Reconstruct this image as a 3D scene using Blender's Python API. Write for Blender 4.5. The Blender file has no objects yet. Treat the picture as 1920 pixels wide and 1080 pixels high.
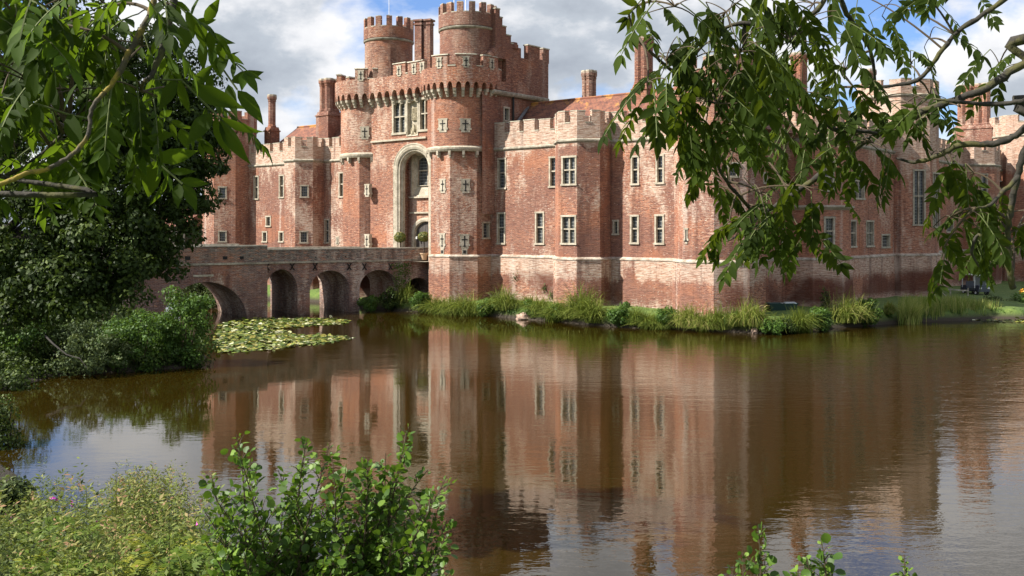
import bpy, bmesh, math, random
import numpy as np
from mathutils import Vector, Matrix
random.seed(7); rng = np.random.default_rng(11)
scn = bpy.context.scene; COL = scn.collection
PI = math.pi
# ---------------------------------------------------------------- camera frame
TH = math.atan(2207/1825.0); CT, ST, FP = math.cos(TH), math.sin(TH), 1825.0
EYE = 6.8; CLOFF = (9.4, 7.7, 3); CLS = 4.2
def onY(px, Y):
    a = (px-960)/FP; t = Y/(ST+CT*a); return t*(-CT+ST*a), t
def onX(px, X):
    a = (px-960)/FP; t = X/(-CT+ST*a); return t*(ST+CT*a), t
def zz(py, t): return EYE+(429-py)*t/FP
def at(px, py, t):
    a = (px-960)/FP; r = a*t
    return Vector((ST*r-CT*t, CT*r+ST*t, zz(py, t)))
def cam2w(r, t): return (ST*r-CT*t, CT*r+ST*t)
def w2cam(x, y): return (ST*x+CT*y, -CT*x+ST*y)
def water_pt(px, py):
    t = EYE*FP/(py-429); p = at(px, py, t); return (p.x, p.y)
cd = bpy.data.cameras.new('camera'); cam = bpy.data.objects.new('camera', cd); COL.objects.link(cam)
cam.location = (0, 0, EYE); cam.rotation_euler = (PI/2, 0, math.atan2(CT, ST))
cd.sensor_width = 36; cd.lens = FP/1920*36; cd.shift_y = -(540-429)/1920.0
cd.clip_start = .05; cd.clip_end = 5000
scn.camera = cam
scn.view_settings.view_transform = 'Standard'; scn.view_settings.look = 'None'
scn.view_settings.exposure = EXPO = 1.1
scn.render.resolution_x = 1024; scn.render.resolution_y = 576
# ---------------------------------------------------------------- materials
def newmat(name):
    m = bpy.data.materials.new(name); m.use_nodes = True
    nt = m.node_tree; nt.nodes.clear()
    out = nt.nodes.new('ShaderNodeOutputMaterial'); b = nt.nodes.new('ShaderNodeBsdfPrincipled')
    nt.links.new(b.outputs[0], out.inputs[0])
    return m, nt, b, out
def N(nt, typ, **kw):
    n = nt.nodes.new(typ)
    for k, v in kw.items():
        if k.startswith('i_'): n.inputs[k[2:].replace('_', ' ')].default_value = v
        else: setattr(n, k, v)
    return n
def L(nt, a, b): nt.links.new(a, b)
def ramp(nt, src, stops):
    r = nt.nodes.new('ShaderNodeValToRGB'); e = r.color_ramp.elements
    while len(e) < len(stops): e.new(.5)
    for el, (p, c) in zip(e, stops):
        el.position = p; el.color = (c[0], c[1], c[2], 1) if isinstance(c, tuple) else (c, c, c, 1)
    L(nt, src, r.inputs[0]); return r.outputs[0]
def mapping(nt, src, sc, loc=(0, 0, 0)):
    m = nt.nodes.new('ShaderNodeMapping'); m.inputs['Scale'].default_value = sc; m.inputs['Location'].default_value = loc
    L(nt, src, m.inputs[0]); return m.outputs[0]
def noise(nt, vec, scale, detail=4, rough=.55, dist=0):
    n = nt.nodes.new('ShaderNodeTexNoise'); n.inputs['Scale'].default_value = scale
    n.inputs['Detail'].default_value = detail; n.inputs['Roughness'].default_value = rough
    n.inputs['Distortion'].default_value = dist
    L(nt, vec, n.inputs['Vector']); return n.outputs[0]
def mix(nt, fac, a, b, mode='MIX'):
    m = nt.nodes.new('ShaderNodeMix'); m.data_type = 'RGBA'; m.blend_type = mode
    for s, v in ((m.inputs[0], fac), (m.inputs[6], a), (m.inputs[7], b)):
        if isinstance(v, (int, float)): s.default_value = v
        elif isinstance(v, tuple): s.default_value = (v[0], v[1], v[2], 1)
        else: L(nt, v, s)
    return m.outputs[2]
def math_(nt, op, a, b=None, clamp=False):
    m = nt.nodes.new('ShaderNodeMath'); m.operation = op; m.use_clamp = clamp
    for s, v in ((m.inputs[0], a), (m.inputs[1], b)):
        if v is None: continue
        if isinstance(v, (int, float)): s.default_value = v
        else: L(nt, v, s)
    return m.outputs[0]
def coords(nt):
    g = nt.nodes.new('ShaderNodeNewGeometry'); return g.outputs['Position']
def uvc(nt):
    u = nt.nodes.new('ShaderNodeUVMap'); u.uv_map = 'UVMap'; return u.outputs[0]
def bump(nt, b, h, strength=.4, dist=.02):
    n = nt.nodes.new('ShaderNodeBump'); n.inputs['Strength'].default_value = strength; n.inputs['Distance'].default_value = dist
    L(nt, h, n.inputs['Height']); L(nt, n.outputs[0], b.inputs['Normal'])

def brick(name, c1=(.43, .158, .085), c2=(.24, .080, .052), mortar=(.38, .28, .21), lime=.62, bands=True, grime=.6, para=True):
    m, nt, b, out = newmat(name)
    uv = uvc(nt); pos = coords(nt)
    br = N(nt, 'ShaderNodeTexBrick'); br.inputs['Scale'].default_value = 1
    br.inputs['Brick Width'].default_value = .25; br.inputs['Row Height'].default_value = .085
    br.inputs['Mortar Size'].default_value = .014; br.inputs['Mortar Smooth'].default_value = .3
    br.inputs['Color1'].default_value = (*c1, 1); br.inputs['Color2'].default_value = (*c2, 1); br.inputs['Mortar'].default_value = (*mortar, 1)
    L(nt, uv, br.inputs['Vector'])
    col = br.outputs['Color']
    g1 = noise(nt, mapping(nt, uv, (1.5, 12, 1)), 1.0, 3, .75)
    col = mix(nt, ramp(nt, g1, [(.40, 0.0), (.52, 1.0)]), mix(nt, .7, col, (.09, .032, .03)), col)
    g2 = noise(nt, mapping(nt, uv, (2.0, 13, 1), (7, 3, 0)), 1.0, 3, .7)
    col = mix(nt, ramp(nt, g2, [(.55, 0.0), (.61, .8)]), col, (.55, .27, .16))
    p1 = noise(nt, mapping(nt, pos, (.16, .16, .22)), 1.0, 5, .6)
    col = mix(nt, math_(nt, 'MULTIPLY', ramp(nt, p1, [(.43, 0.0), (.54, 1.0)]), grime), col, (.19, .095, .075))
    p2 = noise(nt, mapping(nt, pos, (.22, .22, .3), (9, 2, 5)), 1.0, 5, .6)
    col = mix(nt, math_(nt, 'MULTIPLY', ramp(nt, p2, [(.52, 0.0), (.62, 1.0)]), .32), col, (.50, .19, .09))
    sep = N(nt, 'ShaderNodeSeparateXYZ'); L(nt, pos, sep.inputs[0]); z = sep.outputs[2]
    w1 = noise(nt, mapping(nt, pos, (.8, .8, .33), (3, 8, 1)), 1.0, 6, .72)
    w2 = noise(nt, mapping(nt, uv, (3.0, 8, 1), (1, 5, 0)), 1.0, 5, .8)
    w0 = noise(nt, mapping(nt, pos, (.13, .13, .12), (5, 1, 3)), 1.0, 3, .5)
    w = math_(nt, 'ADD', math_(nt, 'MULTIPLY', w1, .55), math_(nt, 'ADD', math_(nt, 'MULTIPLY', w2, .30), math_(nt, 'MULTIPLY', w0, .42)))
    if bands:
        zb = N(nt, 'ShaderNodeValToRGB'); mr = N(nt, 'ShaderNodeMapRange'); mr.inputs[1].default_value = 0; mr.inputs[2].default_value = 16
        L(nt, math_(nt, 'ADD', z, math_(nt, 'MULTIPLY', math_(nt, 'SUBTRACT', w1, .5), 1.2 if para else 0)), mr.inputs[0]); L(nt, mr.outputs[0], zb.inputs[0])
        hi = .95 if para else .35
        st = [(0, .5), (.07, .72), (.12, .45), (.17, .42), (.205, .80), (.27, 1.0), (.30, .38), (.5, .40), (.70, .38), (.80, .5), (.845, hi), (1, hi)]
        e = zb.color_ramp.elements
        while len(e) < len(st): e.new(.5)
        for el, (p, v) in zip(e, st): el.position = p; el.color = (v, v, v, 1)
        w = math_(nt, 'ADD', w, math_(nt, 'MULTIPLY', math_(nt, 'SUBTRACT', zb.outputs[0], .49), .33))
    f = math_(nt, 'MULTIPLY', ramp(nt, w, [(.635, 0.0), (.71, 1.0)]), lime)
    col = mix(nt, f, col, mix(nt, ramp(nt, g1, [(.40, 0.0), (.58, 1.0)]), (.42, .25, .17), (.76, .67, .55)))
    vs = noise(nt, mapping(nt, pos, (.9, .9, .05), (2, 6, 9)), 1.0, 3, .5)
    f2 = math_(nt, 'MULTIPLY', ramp(nt, math_(nt, 'ADD', vs, math_(nt, 'MULTIPLY', math_(nt, 'SUBTRACT', w2, .5), .5)), [(.60, 0.0), (.70, 1.0)]), lime)
    col = mix(nt, f2, col, (.62, .52, .44))
    dv = noise(nt, mapping(nt, pos, (1.3, 1.3, .10), (12, 3, 1)), 1.0, 4, .6)
    col = mix(nt, ramp(nt, dv, [(.56, 0.0), (.68, .55)]), col, (.10, .045, .035))
    sp = noise(nt, mapping(nt, uv, (4.4, 9, 1), (4, 4, 0)), 1.0, 3, .65)
    sm = math_(nt, 'ADD', sp, math_(nt, 'MULTIPLY', math_(nt, 'SUBTRACT', w0, .5), .25))
    col = mix(nt, ramp(nt, sm, [(.61, 0.0), (.68, .7 if lime > .3 else .45)]), col, (.66, .54, .43))
    dk = noise(nt, mapping(nt, uv, (3.8, 10, 1), (14, 9, 0)), 1.0, 3, .65)
    col = mix(nt, ramp(nt, dk, [(.60, 0.0), (.66, .7)]), col, (.05, .025, .022))
    if bands:
        zd = math_(nt, 'MULTIPLY', ramp(nt, math_(nt, 'MULTIPLY', z, .1), [(.10, 0.0), (.16, 1.0), (.30, 1.0), (.36, 0.0)]), ramp(nt, w0, [(.46, 0.0), (.56, .85)]))
        col = mix(nt, zd, col, (.11, .035, .022))
    al = math_(nt, 'MULTIPLY', ramp(nt, math_(nt, 'MULTIPLY', z, .25), [(.0, 1.0), (.22, 0.0)]), ramp(nt, p1, [(.35, 0.0), (.6, 1.0)]))
    col = mix(nt, math_(nt, 'MULTIPLY', al, .7), col, (.05, .045, .03))
    L(nt, col, b.inputs['Base Color']); b.inputs['Roughness'].default_value = .92
    b.inputs['Specular IOR Level'].default_value = .2
    h = math_(nt, 'ADD', math_(nt, 'MULTIPLY', br.outputs['Fac'], -.6), math_(nt, 'ADD', w2, math_(nt, 'MULTIPLY', g1, 1.2)))
    bump(nt, b, h, .8, .06)
    return m
M = {}
M['brick'] = brick('old red brick')
M['brick_tower'] = brick('corner tower brick', lime=.5, para=False)
M['brick_gate'] = brick('gatehouse brick', (.42, .148, .078), (.24, .074, .046), lime=.45, bands=True, para=False, grime=.25)
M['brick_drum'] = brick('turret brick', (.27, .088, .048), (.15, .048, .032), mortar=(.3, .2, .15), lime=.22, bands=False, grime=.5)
M['brick_sky_fill'] = brick('east brick with painted fill', (.58, .22, .125), (.42, .15, .088), lime=.55, bands=True, grime=.3)  # same brick lightened for the shaded east walls, painting in sky fill
M['brick_bridge'] = brick('bridge brick', (.27, .165, .135), (.16, .10, .085), mortar=(.4, .36, .32), lime=.8, bands=False, grime=.5)
def stone(name, c=(.58, .50, .36), c2=(.36, .31, .22), lich=.3, sc=1.5):
    m, nt, b, out = newmat(name); pos = coords(nt)
    n1 = noise(nt, pos, sc, 6, .65); n2 = noise(nt, pos, sc*5, 4, .6)
    col = mix(nt, ramp(nt, n1, [(.35, 0.0), (.65, 1.0)]), c2, c)
    col = mix(nt, ramp(nt, n2, [(.52, 0.0), (.68, lich)]), col, (.16, .14, .09))
    L(nt, col, b.inputs['Base Color']); b.inputs['Roughness'].default_value = .9
    bump(nt, b, math_(nt, 'ADD', n1, n2), .4, .03); return m
M['stone'] = stone('dressed limestone', (.48, .42, .33), (.27, .235, .175), .8, 2.2)
M['stone_dirty'] = stone('weathered stone', (.42, .38, .30), (.15, .13, .10), .7, 2.5)
M['ledge'] = stone('worn plinth ledge', (.50, .44, .36), (.20, .14, .10), .85, 1.6)
M['coping'] = stone('lichened coping stone', (.50, .46, .37), (.25, .22, .16), .5, 2.5)
M['carved'] = stone('carved stone', (.52, .45, .31), (.22, .18, .12), .8, 5)
def simple(name, c, rough=.6, metal=0, var=.0, sc=4, c2=None):
    m, nt, b, out = newmat(name)
    if var or c2:
        n = noise(nt, coords(nt), sc, 5, .6)
        c2 = c2 or tuple(x*(1-var) for x in c)
        col = mix(nt, ramp(nt, n, [(.35, 0.0), (.65, 1.0)]), c2, c); L(nt, col, b.inputs['Base Color'])
        bump(nt, b, n, .3, .01)
    else: b.inputs['Base Color'].default_value = (*c, 1)
    b.inputs['Roughness'].default_value = rough; b.inputs['Metallic'].default_value = metal
    return m
def glass(name, tint=(.012, .014, .016), rough=.12):
    m, nt, b, out = newmat(name); uv = uvc(nt)
    br = N(nt, 'ShaderNodeTexBrick'); br.offset = 0; br.inputs['Scale'].default_value = 1
    br.inputs['Brick Width'].default_value = .17; br.inputs['Row Height'].default_value = .26; br.inputs['Mortar Size'].default_value = .016
    br.inputs['Color1'].default_value = (*tint, 1); br.inputs['Color2'].default_value = (tint[0]*3, tint[1]*3, tint[2]*3.4, 1); br.inputs['Mortar'].default_value = (.22, .22, .20, 1)
    L(nt, uv, br.inputs[0]); L(nt, br.outputs[0], b.inputs['Base Color'])
    L(nt, ramp(nt, br.outputs['Fac'], [(0, rough), (1, .7)]), b.inputs['Roughness'])
    wn = noise(nt, mapping(nt, uv, (1/.17, 1/.26, 1)), .9, 1)
    bump(nt, b, wn, .35, .03); return m
M['glass'] = glass('leaded glass')
M['hole_shade'] = simple('painted opening shade', (.012, .011, .01), .9)  # near-black colour standing in for shade inside slits and drain holes
M['iron'] = simple('black iron', (.02, .02, .02), .5, .5)
M['lead'] = simple('lead flashing', (.25, .27, .29), .5, .3, .4)
def rooftile(name):
    m, nt, b, out = newmat(name); uv = uvc(nt); pos = coords(nt)
    br = N(nt, 'ShaderNodeTexBrick'); br.inputs['Scale'].default_value = 1
    br.inputs['Brick Width'].default_value = .3; br.inputs['Row Height'].default_value = .2; br.inputs['Mortar Size'].default_value = .02
    br.inputs['Color1'].default_value = (.20, .07, .045, 1); br.inputs['Color2'].default_value = (.10, .038, .03, 1); br.inputs['Mortar'].default_value = (.03, .02, .018, 1)
    L(nt, uv, br.inputs[0]); col = br.outputs[0]
    n1 = noise(nt, mapping(nt, uv, (1.4, 2.2, 1)), 1, 4, .7)
    col = mix(nt, ramp(nt, n1, [(.4, 0.0), (.65, .8)]), col, (.27, .11, .06))
    n3 = noise(nt, mapping(nt, uv, (2.5, 4, 1)), 1, 3, .7)
    col = mix(nt, ramp(nt, n3, [(.58, 0.0), (.66, .8)]), col, (.06, .035, .03))
    n2 = noise(nt, mapping(nt, pos, (.8, .8, .8)), 1, 5, .7)
    s = N(nt, 'ShaderNodeSeparateXYZ'); L(nt, pos, s.inputs[0])
    rid = ramp(nt, math_(nt, 'MULTIPLY', math_(nt, 'SUBTRACT', s.outputs[2], 16.9), 1.0), [(0, 0.0), (.9, .16)])
    col = mix(nt, ramp(nt, math_(nt, 'ADD', n2, rid), [(.60, 0.0), (.70, .85)]), col, (.42, .20, .04))
    L(nt, col, b.inputs['Base Color']); b.inputs['Roughness'].default_value = .9
    bump(nt, b, br.outputs['Fac'], -.6, .04); return m
M['tile'] = rooftile('clay roof tile')
def doorwood():
    m, nt, b, out = newmat('dark oak planks'); uv = uvc(nt)
    n = noise(nt, mapping(nt, uv, (9, .8, 1)), 1, 4, .6)
    L(nt, ramp(nt, n, [(.3, (.018, .014, .012)), (.6, (.06, .05, .045)), (.75, (.13, .12, .11))]), b.inputs['Base Color']); b.inputs['Roughness'].default_value = .8
    bump(nt, b, n, .5, .02); return m
M['door'] = doorwood()
def leafmat(name, stops, trans=.45, rough=.45, spec=.4, tcol=(.30, .42, .05)):
    m, nt, b, out = newmat(name)
    at_ = N(nt, 'ShaderNodeAttribute'); at_.attribute_name = 'rnd'
    col = ramp(nt, at_.outputs['Fac'], stops)
    L(nt, col, b.inputs['Base Color']); b.inputs['Roughness'].default_value = rough; b.inputs['Specular IOR Level'].default_value = spec
    if trans:
        tr = N(nt, 'ShaderNodeBsdfTranslucent'); L(nt, mix(nt, .55, col, tcol, 'MIX'), tr.inputs[0])
        ms = N(nt, 'ShaderNodeMixShader'); ms.inputs[0].default_value = trans
        L(nt, b.outputs[0], ms.inputs[1]); L(nt, tr.outputs[0], ms.inputs[2]); L(nt, ms.outputs[0], out.inputs[0])
    return m
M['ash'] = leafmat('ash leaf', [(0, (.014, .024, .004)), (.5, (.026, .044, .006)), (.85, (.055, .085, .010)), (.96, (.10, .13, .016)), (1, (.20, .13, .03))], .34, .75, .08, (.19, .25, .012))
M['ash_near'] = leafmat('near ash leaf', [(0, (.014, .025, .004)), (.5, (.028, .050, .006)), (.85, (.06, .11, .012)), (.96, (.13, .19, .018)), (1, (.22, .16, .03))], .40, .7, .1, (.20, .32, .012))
M['tree'] = leafmat('dark tree leaf', [(0, (.012, .022, .004)), (.5, (.03, .052, .008)), (1, (.11, .15, .02))], .2, .6, .2, (.09, .14, .015))
M['shrub'] = leafmat('shrub leaf', [(0, (.025, .055, .008)), (.5, (.05, .105, .014)), (1, (.12, .20, .025))], .25, .55, .25, (.16, .26, .02))
M['shrub_grey'] = leafmat('grey green leaf', [(0, (.03, .05, .018)), (.6, (.075, .105, .035)), (1, (.16, .19, .07))], .2, .6, .2, (.16, .2, .04))
M['alder'] = leafmat('alder leaf', [(0, (.035, .075, .01)), (.6, (.07, .135, .015)), (1, (.15, .24, .03))], .3, .5, .3, (.2, .32, .02))
M['herb'] = leafmat('herb leaf', [(0, (.022, .035, .008)), (.4, (.07, .10, .018)), (.75, (.16, .19, .04)), (.92, (.24, .22, .07)), (1, (.26, .15, .08))], .25, .6, .2, (.22, .26, .03))
M['fern'] = leafmat('fern frond', [(0, (.05, .09, .015)), (.6, (.11, .17, .02)), (1, (.30, .28, .03))], .35, .6, .2, (.32, .38, .03))
M['grass'] = leafmat('sedge blade', [(0, (.04, .07, .01)), (.45, (.12, .165, .025)), (.85, (.26, .28, .06)), (1, (.42, .34, .14))], .3, .6, .2, (.28, .33, .04))
M['reed'] = leafmat('reed blade', [(0, (.06, .12, .02)), (.4, (.17, .24, .045)), (.8, (.34, .36, .09)), (1, (.48, .42, .18))], .3, .6, .2, (.26, .34, .05))
M['lily'] = leafmat('lily pad', [(0, (.025, .045, .008)), (.35, (.065, .10, .014)), (.62, (.15, .18, .025)), (.8, (.24, .20, .04)), (.9, (.34, .34, .14)), (1, (.52, .52, .36))], 0, .55, .25)
M['topiary'] = leafmat('bay leaf', [(0, (.05, .07, .015)), (.6, (.13, .15, .03)), (1, (.30, .22, .06))], .2, .5, .4)
def bark(name, c=(.10, .085, .06), moss=.5, mc=(.20, .19, .02)):
    m, nt, b, out = newmat(name); pos = coords(nt)
    n = noise(nt, pos, 30, 5, .6); n2 = noise(nt, pos, 9, 5, .65)
    col = mix(nt, ramp(nt, n, [(.35, 0.0), (.65, 1.0)]), tuple(x*.35 for x in c), c)
    col = mix(nt, ramp(nt, n2, [(.5, 0.0), (.6, moss)]), col, mc)
    L(nt, col, b.inputs['Base Color']); b.inputs['Roughness'].default_value = .9
    bump(nt, b, n, .8, .01); return m
M['bark'] = bark('mossy bark', (.04, .034, .025), .5, (.10, .095, .015)); M['lichen_bark'] = bark('yellow lichen bark', (.08, .065, .045), .7, (.33, .24, .02))
M['twig'] = simple('green twig', (.07, .09, .018), .8); M['twig_brown'] = simple('brown twig', (.06, .042, .022), .9)
M['dark_bark'] = simple('dark bark', (.05, .04, .03), .9, 0, .4, 10)
def groundmat():
    m, nt, b, out = newmat('grassy ground'); pos = coords(nt)
    n = noise(nt, pos, 1.3, 6, .7); n2 = noise(nt, pos, 12, 5, .7)
    col = ramp(nt, math_(nt, 'ADD', math_(nt, 'MULTIPLY', n, .5), math_(nt, 'MULTIPLY', n2, .5)), [(.35, (.035, .07, .012)), (.5, (.085, .14, .022)), (.65, (.16, .20, .04))])
    s = N(nt, 'ShaderNodeSeparateXYZ'); L(nt, pos, s.inputs[0])
    col = mix(nt, ramp(nt, s.outputs[2], [(.15, 0.0), (.55, 1.0)]), (.035, .026, .016), col)
    L(nt, col, b.inputs['Base Color']); b.inputs['Roughness'].default_value = .95; bump(nt, b, n2, 1, .06); return m
M['ground'] = groundmat()
def watermat():
    m, nt, b, out = newmat('murky moat water'); pos = coords(nt)
    b.inputs['Base Color'].default_value = (.020, .0125, .0015, 1); b.inputs['IOR'].default_value = 1.65
    b.inputs['Roughness'].default_value = .02
    p = mapping(nt, pos, (1, 1, 1))
    rot = N(nt, 'ShaderNodeMapping'); rot.inputs['Rotation'].default_value = (0, 0, -math.atan2(CT, ST)); L(nt, pos, rot.inputs[0])
    # wind-ruffled patches: more ripple where the breeze reaches
    patch = ramp(nt, noise(nt, mapping(nt, rot.outputs[0], (.030, .06, 1), (3.1, 1.3, 0)), 1, 3, .5), [(.42, .22), (.62, 1.0)])
    dv = N(nt, 'ShaderNodeVectorMath', operation='DISTANCE'); L(nt, pos, dv.inputs[0]); dv.inputs[1].default_value = (-8.0, 56.0, 0)
    wind = ramp(nt, math_(nt, 'ADD', math_(nt, 'DIVIDE', dv.outputs['Value'], 40.0), math_(nt, 'MULTIPLY', math_(nt, 'SUBTRACT', patch, .5), .25)), [(.25, 1.9), (.75, 0.0)])
    patch = math_(nt, 'ADD', patch, wind)
    r1 = noise(nt, mapping(nt, rot.outputs[0], (1.6, 3.2, 1)), 1, 3, .6, .3)
    r2 = noise(nt, mapping(nt, rot.outputs[0], (6, 10, 1)), 1, 2, .5)
    r0 = noise(nt, mapping(nt, rot.outputs[0], (.35, .8, 1)), 1, 2, .5)
    h = math_(nt, 'ADD', math_(nt, 'MULTIPLY', r1, .5), math_(nt, 'ADD', math_(nt, 'MULTIPLY', r2, .12), math_(nt, 'MULTIPLY', r0, .9)))
    h = math_(nt, 'MULTIPLY', h, patch)
    bump(nt, b, h, WRIP, .05)
    return m
WRIP = .28
M['water'] = watermat()

# ---------------------------------------------------------------- mesh helpers
class MB:
    def __init__(s): s.v = []; s.f = []; s.uv = []; s.mi = []
    def quad(s, pts, uvs=None, mi=0):
        n = len(s.v); s.v += [tuple(p) for p in pts]; s.f.append(tuple(range(n, n+len(pts))))
        if uvs is None:
            a, b_, c = Vector(pts[0]), Vector(pts[1]), Vector(pts[2]); nn = (b_-a).cross(c-a)
            if nn.length > 1e-9: nn.normalize()
            else: nn = Vector((0, 0, 1))
            if abs(nn.z) > .9: uvs = [(p[0], p[1]) for p in pts]
            else:
                t = Vector((-nn.y, nn.x, 0)).normalized(); uvs = [(p[0]*t.x+p[1]*t.y, p[2]) for p in pts]
        s.uv += list(uvs); s.mi.append(mi)
    def box(s, c, sz, rz=0, mi=0, taper=1.0):
        cx, cy, cz = c; hx, hy, hz = sz[0]/2, sz[1]/2, sz[2]/2; co, si = math.cos(rz), math.sin(rz)
        def P(x, y, z): return (cx+x*co-y*si, cy+x*si+y*co, cz+z)
        k = taper
        lo = [P(-hx, -hy, -hz), P(hx, -hy, -hz), P(hx, hy, -hz), P(-hx, hy, -hz)]; hi = [P(-hx*k, -hy*k, hz), P(hx*k, -hy*k, hz), P(hx*k, hy*k, hz), P(-hx*k, hy*k, hz)]
        s.hexa(lo, hi, mi)
    def hexa(s, lo, hi, mi=0):
        s.quad(lo[::-1], None, mi); s.quad(hi, None, mi)
        n = len(lo)
        for i in range(n):
            j = (i+1) % n; s.quad([lo[i], lo[j], hi[j], hi[i]], None, mi)
    def prism(s, pts, z0, z1, mi=0, top=True, bot=False, u0=0):
        n = len(pts); u = u0
        for i in range(n):
            a, b_ = pts[i], pts[(i+1) % n]; l = math.hypot(b_[0]-a[0], b_[1]-a[1])
            s.quad([(a[0], a[1], z0), (b_[0], b_[1], z0), (b_[0], b_[1], z1), (a[0], a[1], z1)], [(u, z0), (u+l, z0), (u+l, z1), (u, z1)], mi); u += l
        if top: s.quad([(p[0], p[1], z1) for p in pts], None, mi)
        if bot: s.quad([(p[0], p[1], z0) for p in pts][::-1], None, mi)
    def frust(s, pa, za, pb, zb, mi=0):
        n = len(pa); u = 0
        for i in range(n):
            j = (i+1) % n; l = math.hypot(pa[j][0]-pa[i][0], pa[j][1]-pa[i][1])
            s.quad([(*pa[i], za), (*pa[j], za), (*pb[j], zb), (*pb[i], zb)], [(u, za), (u+l, za), (u+l, zb), (u, zb)], mi); u += l
    def tube(s, pts, rad, n=6, mi=0, cap=True):
        pts = [Vector(p) for p in pts]; k = len(pts)
        if not hasattr(rad, '__len__'): rad = [rad]*k
        rings = []; base = len(s.v)
        up = None
        for i, p in enumerate(pts):
            d = (pts[min(i+1, k-1)]-pts[max(i-1, 0)])
            if d.length < 1e-9: d = Vector((0, 0, 1))
            d.normalize()
            if up is None: up = d.orthogonal().normalized()
            else:
                up = up-d*up.dot(d)
                up = up.normalized() if up.length > 1e-6 else d.orthogonal().normalized()
            w = d.cross(up); ring = []
            for j in range(n):
                a = 2*PI*j/n; q = p+(up*math.cos(a)+w*math.sin(a))*rad[i]; ring.append(q)
            rings.append(ring)
        for i in range(k-1):
            for j in range(n):
                jj = (j+1) % n
                s.quad([rings[i][j], rings[i][jj], rings[i+1][jj], rings[i+1][j]], [(j/n, i), ((j+1)/n, i), ((j+1)/n, i+1), (j/n, i+1)], mi)
        if cap:
            s.quad(rings[0][::-1], [(0, 0)]*n, mi); s.quad(rings[-1], [(0, 0)]*n, mi)
    def build(s, name, mats, parent=None, smooth=False, merge=False):
        if not isinstance(mats, (list, tuple)): mats = [mats]
        me = bpy.data.meshes.new(name); me.from_pydata(s.v, [], s.f)
        uvl = me.uv_layers.new(name='UVMap'); uvl.data.foreach_set('uv', np.array(s.uv, dtype=np.float32).ravel())
        for m in mats: me.materials.append(m)
        if len(mats) > 1: me.polygons.foreach_set('material_index', s.mi)
        if smooth: me.polygons.foreach_set('use_smooth', [True]*len(me.polygons))
        if merge:
            bm = bmesh.new(); bm.from_mesh(me); bmesh.ops.remove_doubles(bm, verts=bm.verts, dist=1e-4); bm.to_mesh(me); bm.free()
        me.update()
        o = bpy.data.objects.new(name, me); COL.objects.link(o)
        if parent is not None: o.parent = parent; o.matrix_parent_inverse = MPI(parent)
        return o
def MPI(p):
    # all meshes are modelled in world coordinates; parents are pure translations/rotations
    m = p.matrix_basis.copy(); q = p
    while q.parent is not None: q = q.parent; m = q.matrix_basis @ m if q.type == 'EMPTY' else m
    return m.inverted()
def thing(name, label, cat, loc=(0, 0, 0), group=None):
    o = bpy.data.objects.new(name, None); COL.objects.link(o); o.location = loc; o.empty_display_size = .3
    o['label'] = label; o['category'] = cat
    if group: o['group'] = group
    return o
def tag(o, label, cat, group=None, kind=None):
    if label: o['label'] = label
    if cat: o['category'] = cat
    if group: o['group'] = group
    if kind: o['kind'] = kind
    return o
def octo(cx, cy, side, off=0):
    A = 1.20711*side+off; h = A*math.tan(PI/8)
    return [(cx-h, cy-A), (cx+h, cy-A), (cx+A, cy-h), (cx+A, cy+h), (cx+h, cy+A), (cx-h, cy+A), (cx-A, cy+h), (cx-A, cy-h)]
def circ(cx, cy, r, n=40, a0=0):
    return [(cx+r*math.cos(a0+2*PI*i/n), cy+r*math.sin(a0+2*PI*i/n)) for i in range(n)]
def panel(mb, P0, P1, z0, z1, ops=(), depth=.3, u0=0, mi=0):
    """flat wall from P0 to P1 (outside on the right hand), with rectangular openings (ua,ub,za,zb)"""
    d = Vector((P1[0]-P0[0], P1[1]-P0[1], 0)); Ln = d.length; d.normalize(); inn = Vector((-d.y, d.x, 0))
    us = sorted(set([0, Ln]+[min(max(x, 0), Ln) for o in ops for x in o[:2]])); zs = sorted(set([z0, z1]+[min(max(x, z0), z1) for o in ops for x in o[2:4]]))
    def P(u, z, k=0): return (P0[0]+d.x*u+inn.x*k, P0[1]+d.y*u+inn.y*k, z)
    for a, b_ in zip(us[:-1], us[1:]):
        for c, e in zip(zs[:-1], zs[1:]):
            um, zm = (a+b_)/2, (c+e)/2
            if any(o[0] < um < o[1] and o[2] < zm < o[3] for o in ops): continue
            mb.quad([P(a, c), P(b_, c), P(b_, e), P(a, e)], [(u0+a, c), (u0+b_, c), (u0+b_, e), (u0+a, e)], mi)
    for o in ops:
        a, b_, c, e = o[:4]; k = depth
        mb.quad([P(a, c), P(a, e), P(a, e, k), P(a, c, k)], None, mi); mb.quad([P(b_, e), P(b_, c), P(b_, c, k), P(b_, e, k)], None, mi)
        mb.quad([P(a, e), P(b_, e), P(b_, e, k), P(a, e, k)], None, mi); mb.quad([P(b_, c), P(a, c), P(a, c, k), P(b_, c, k)], None, mi)
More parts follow.
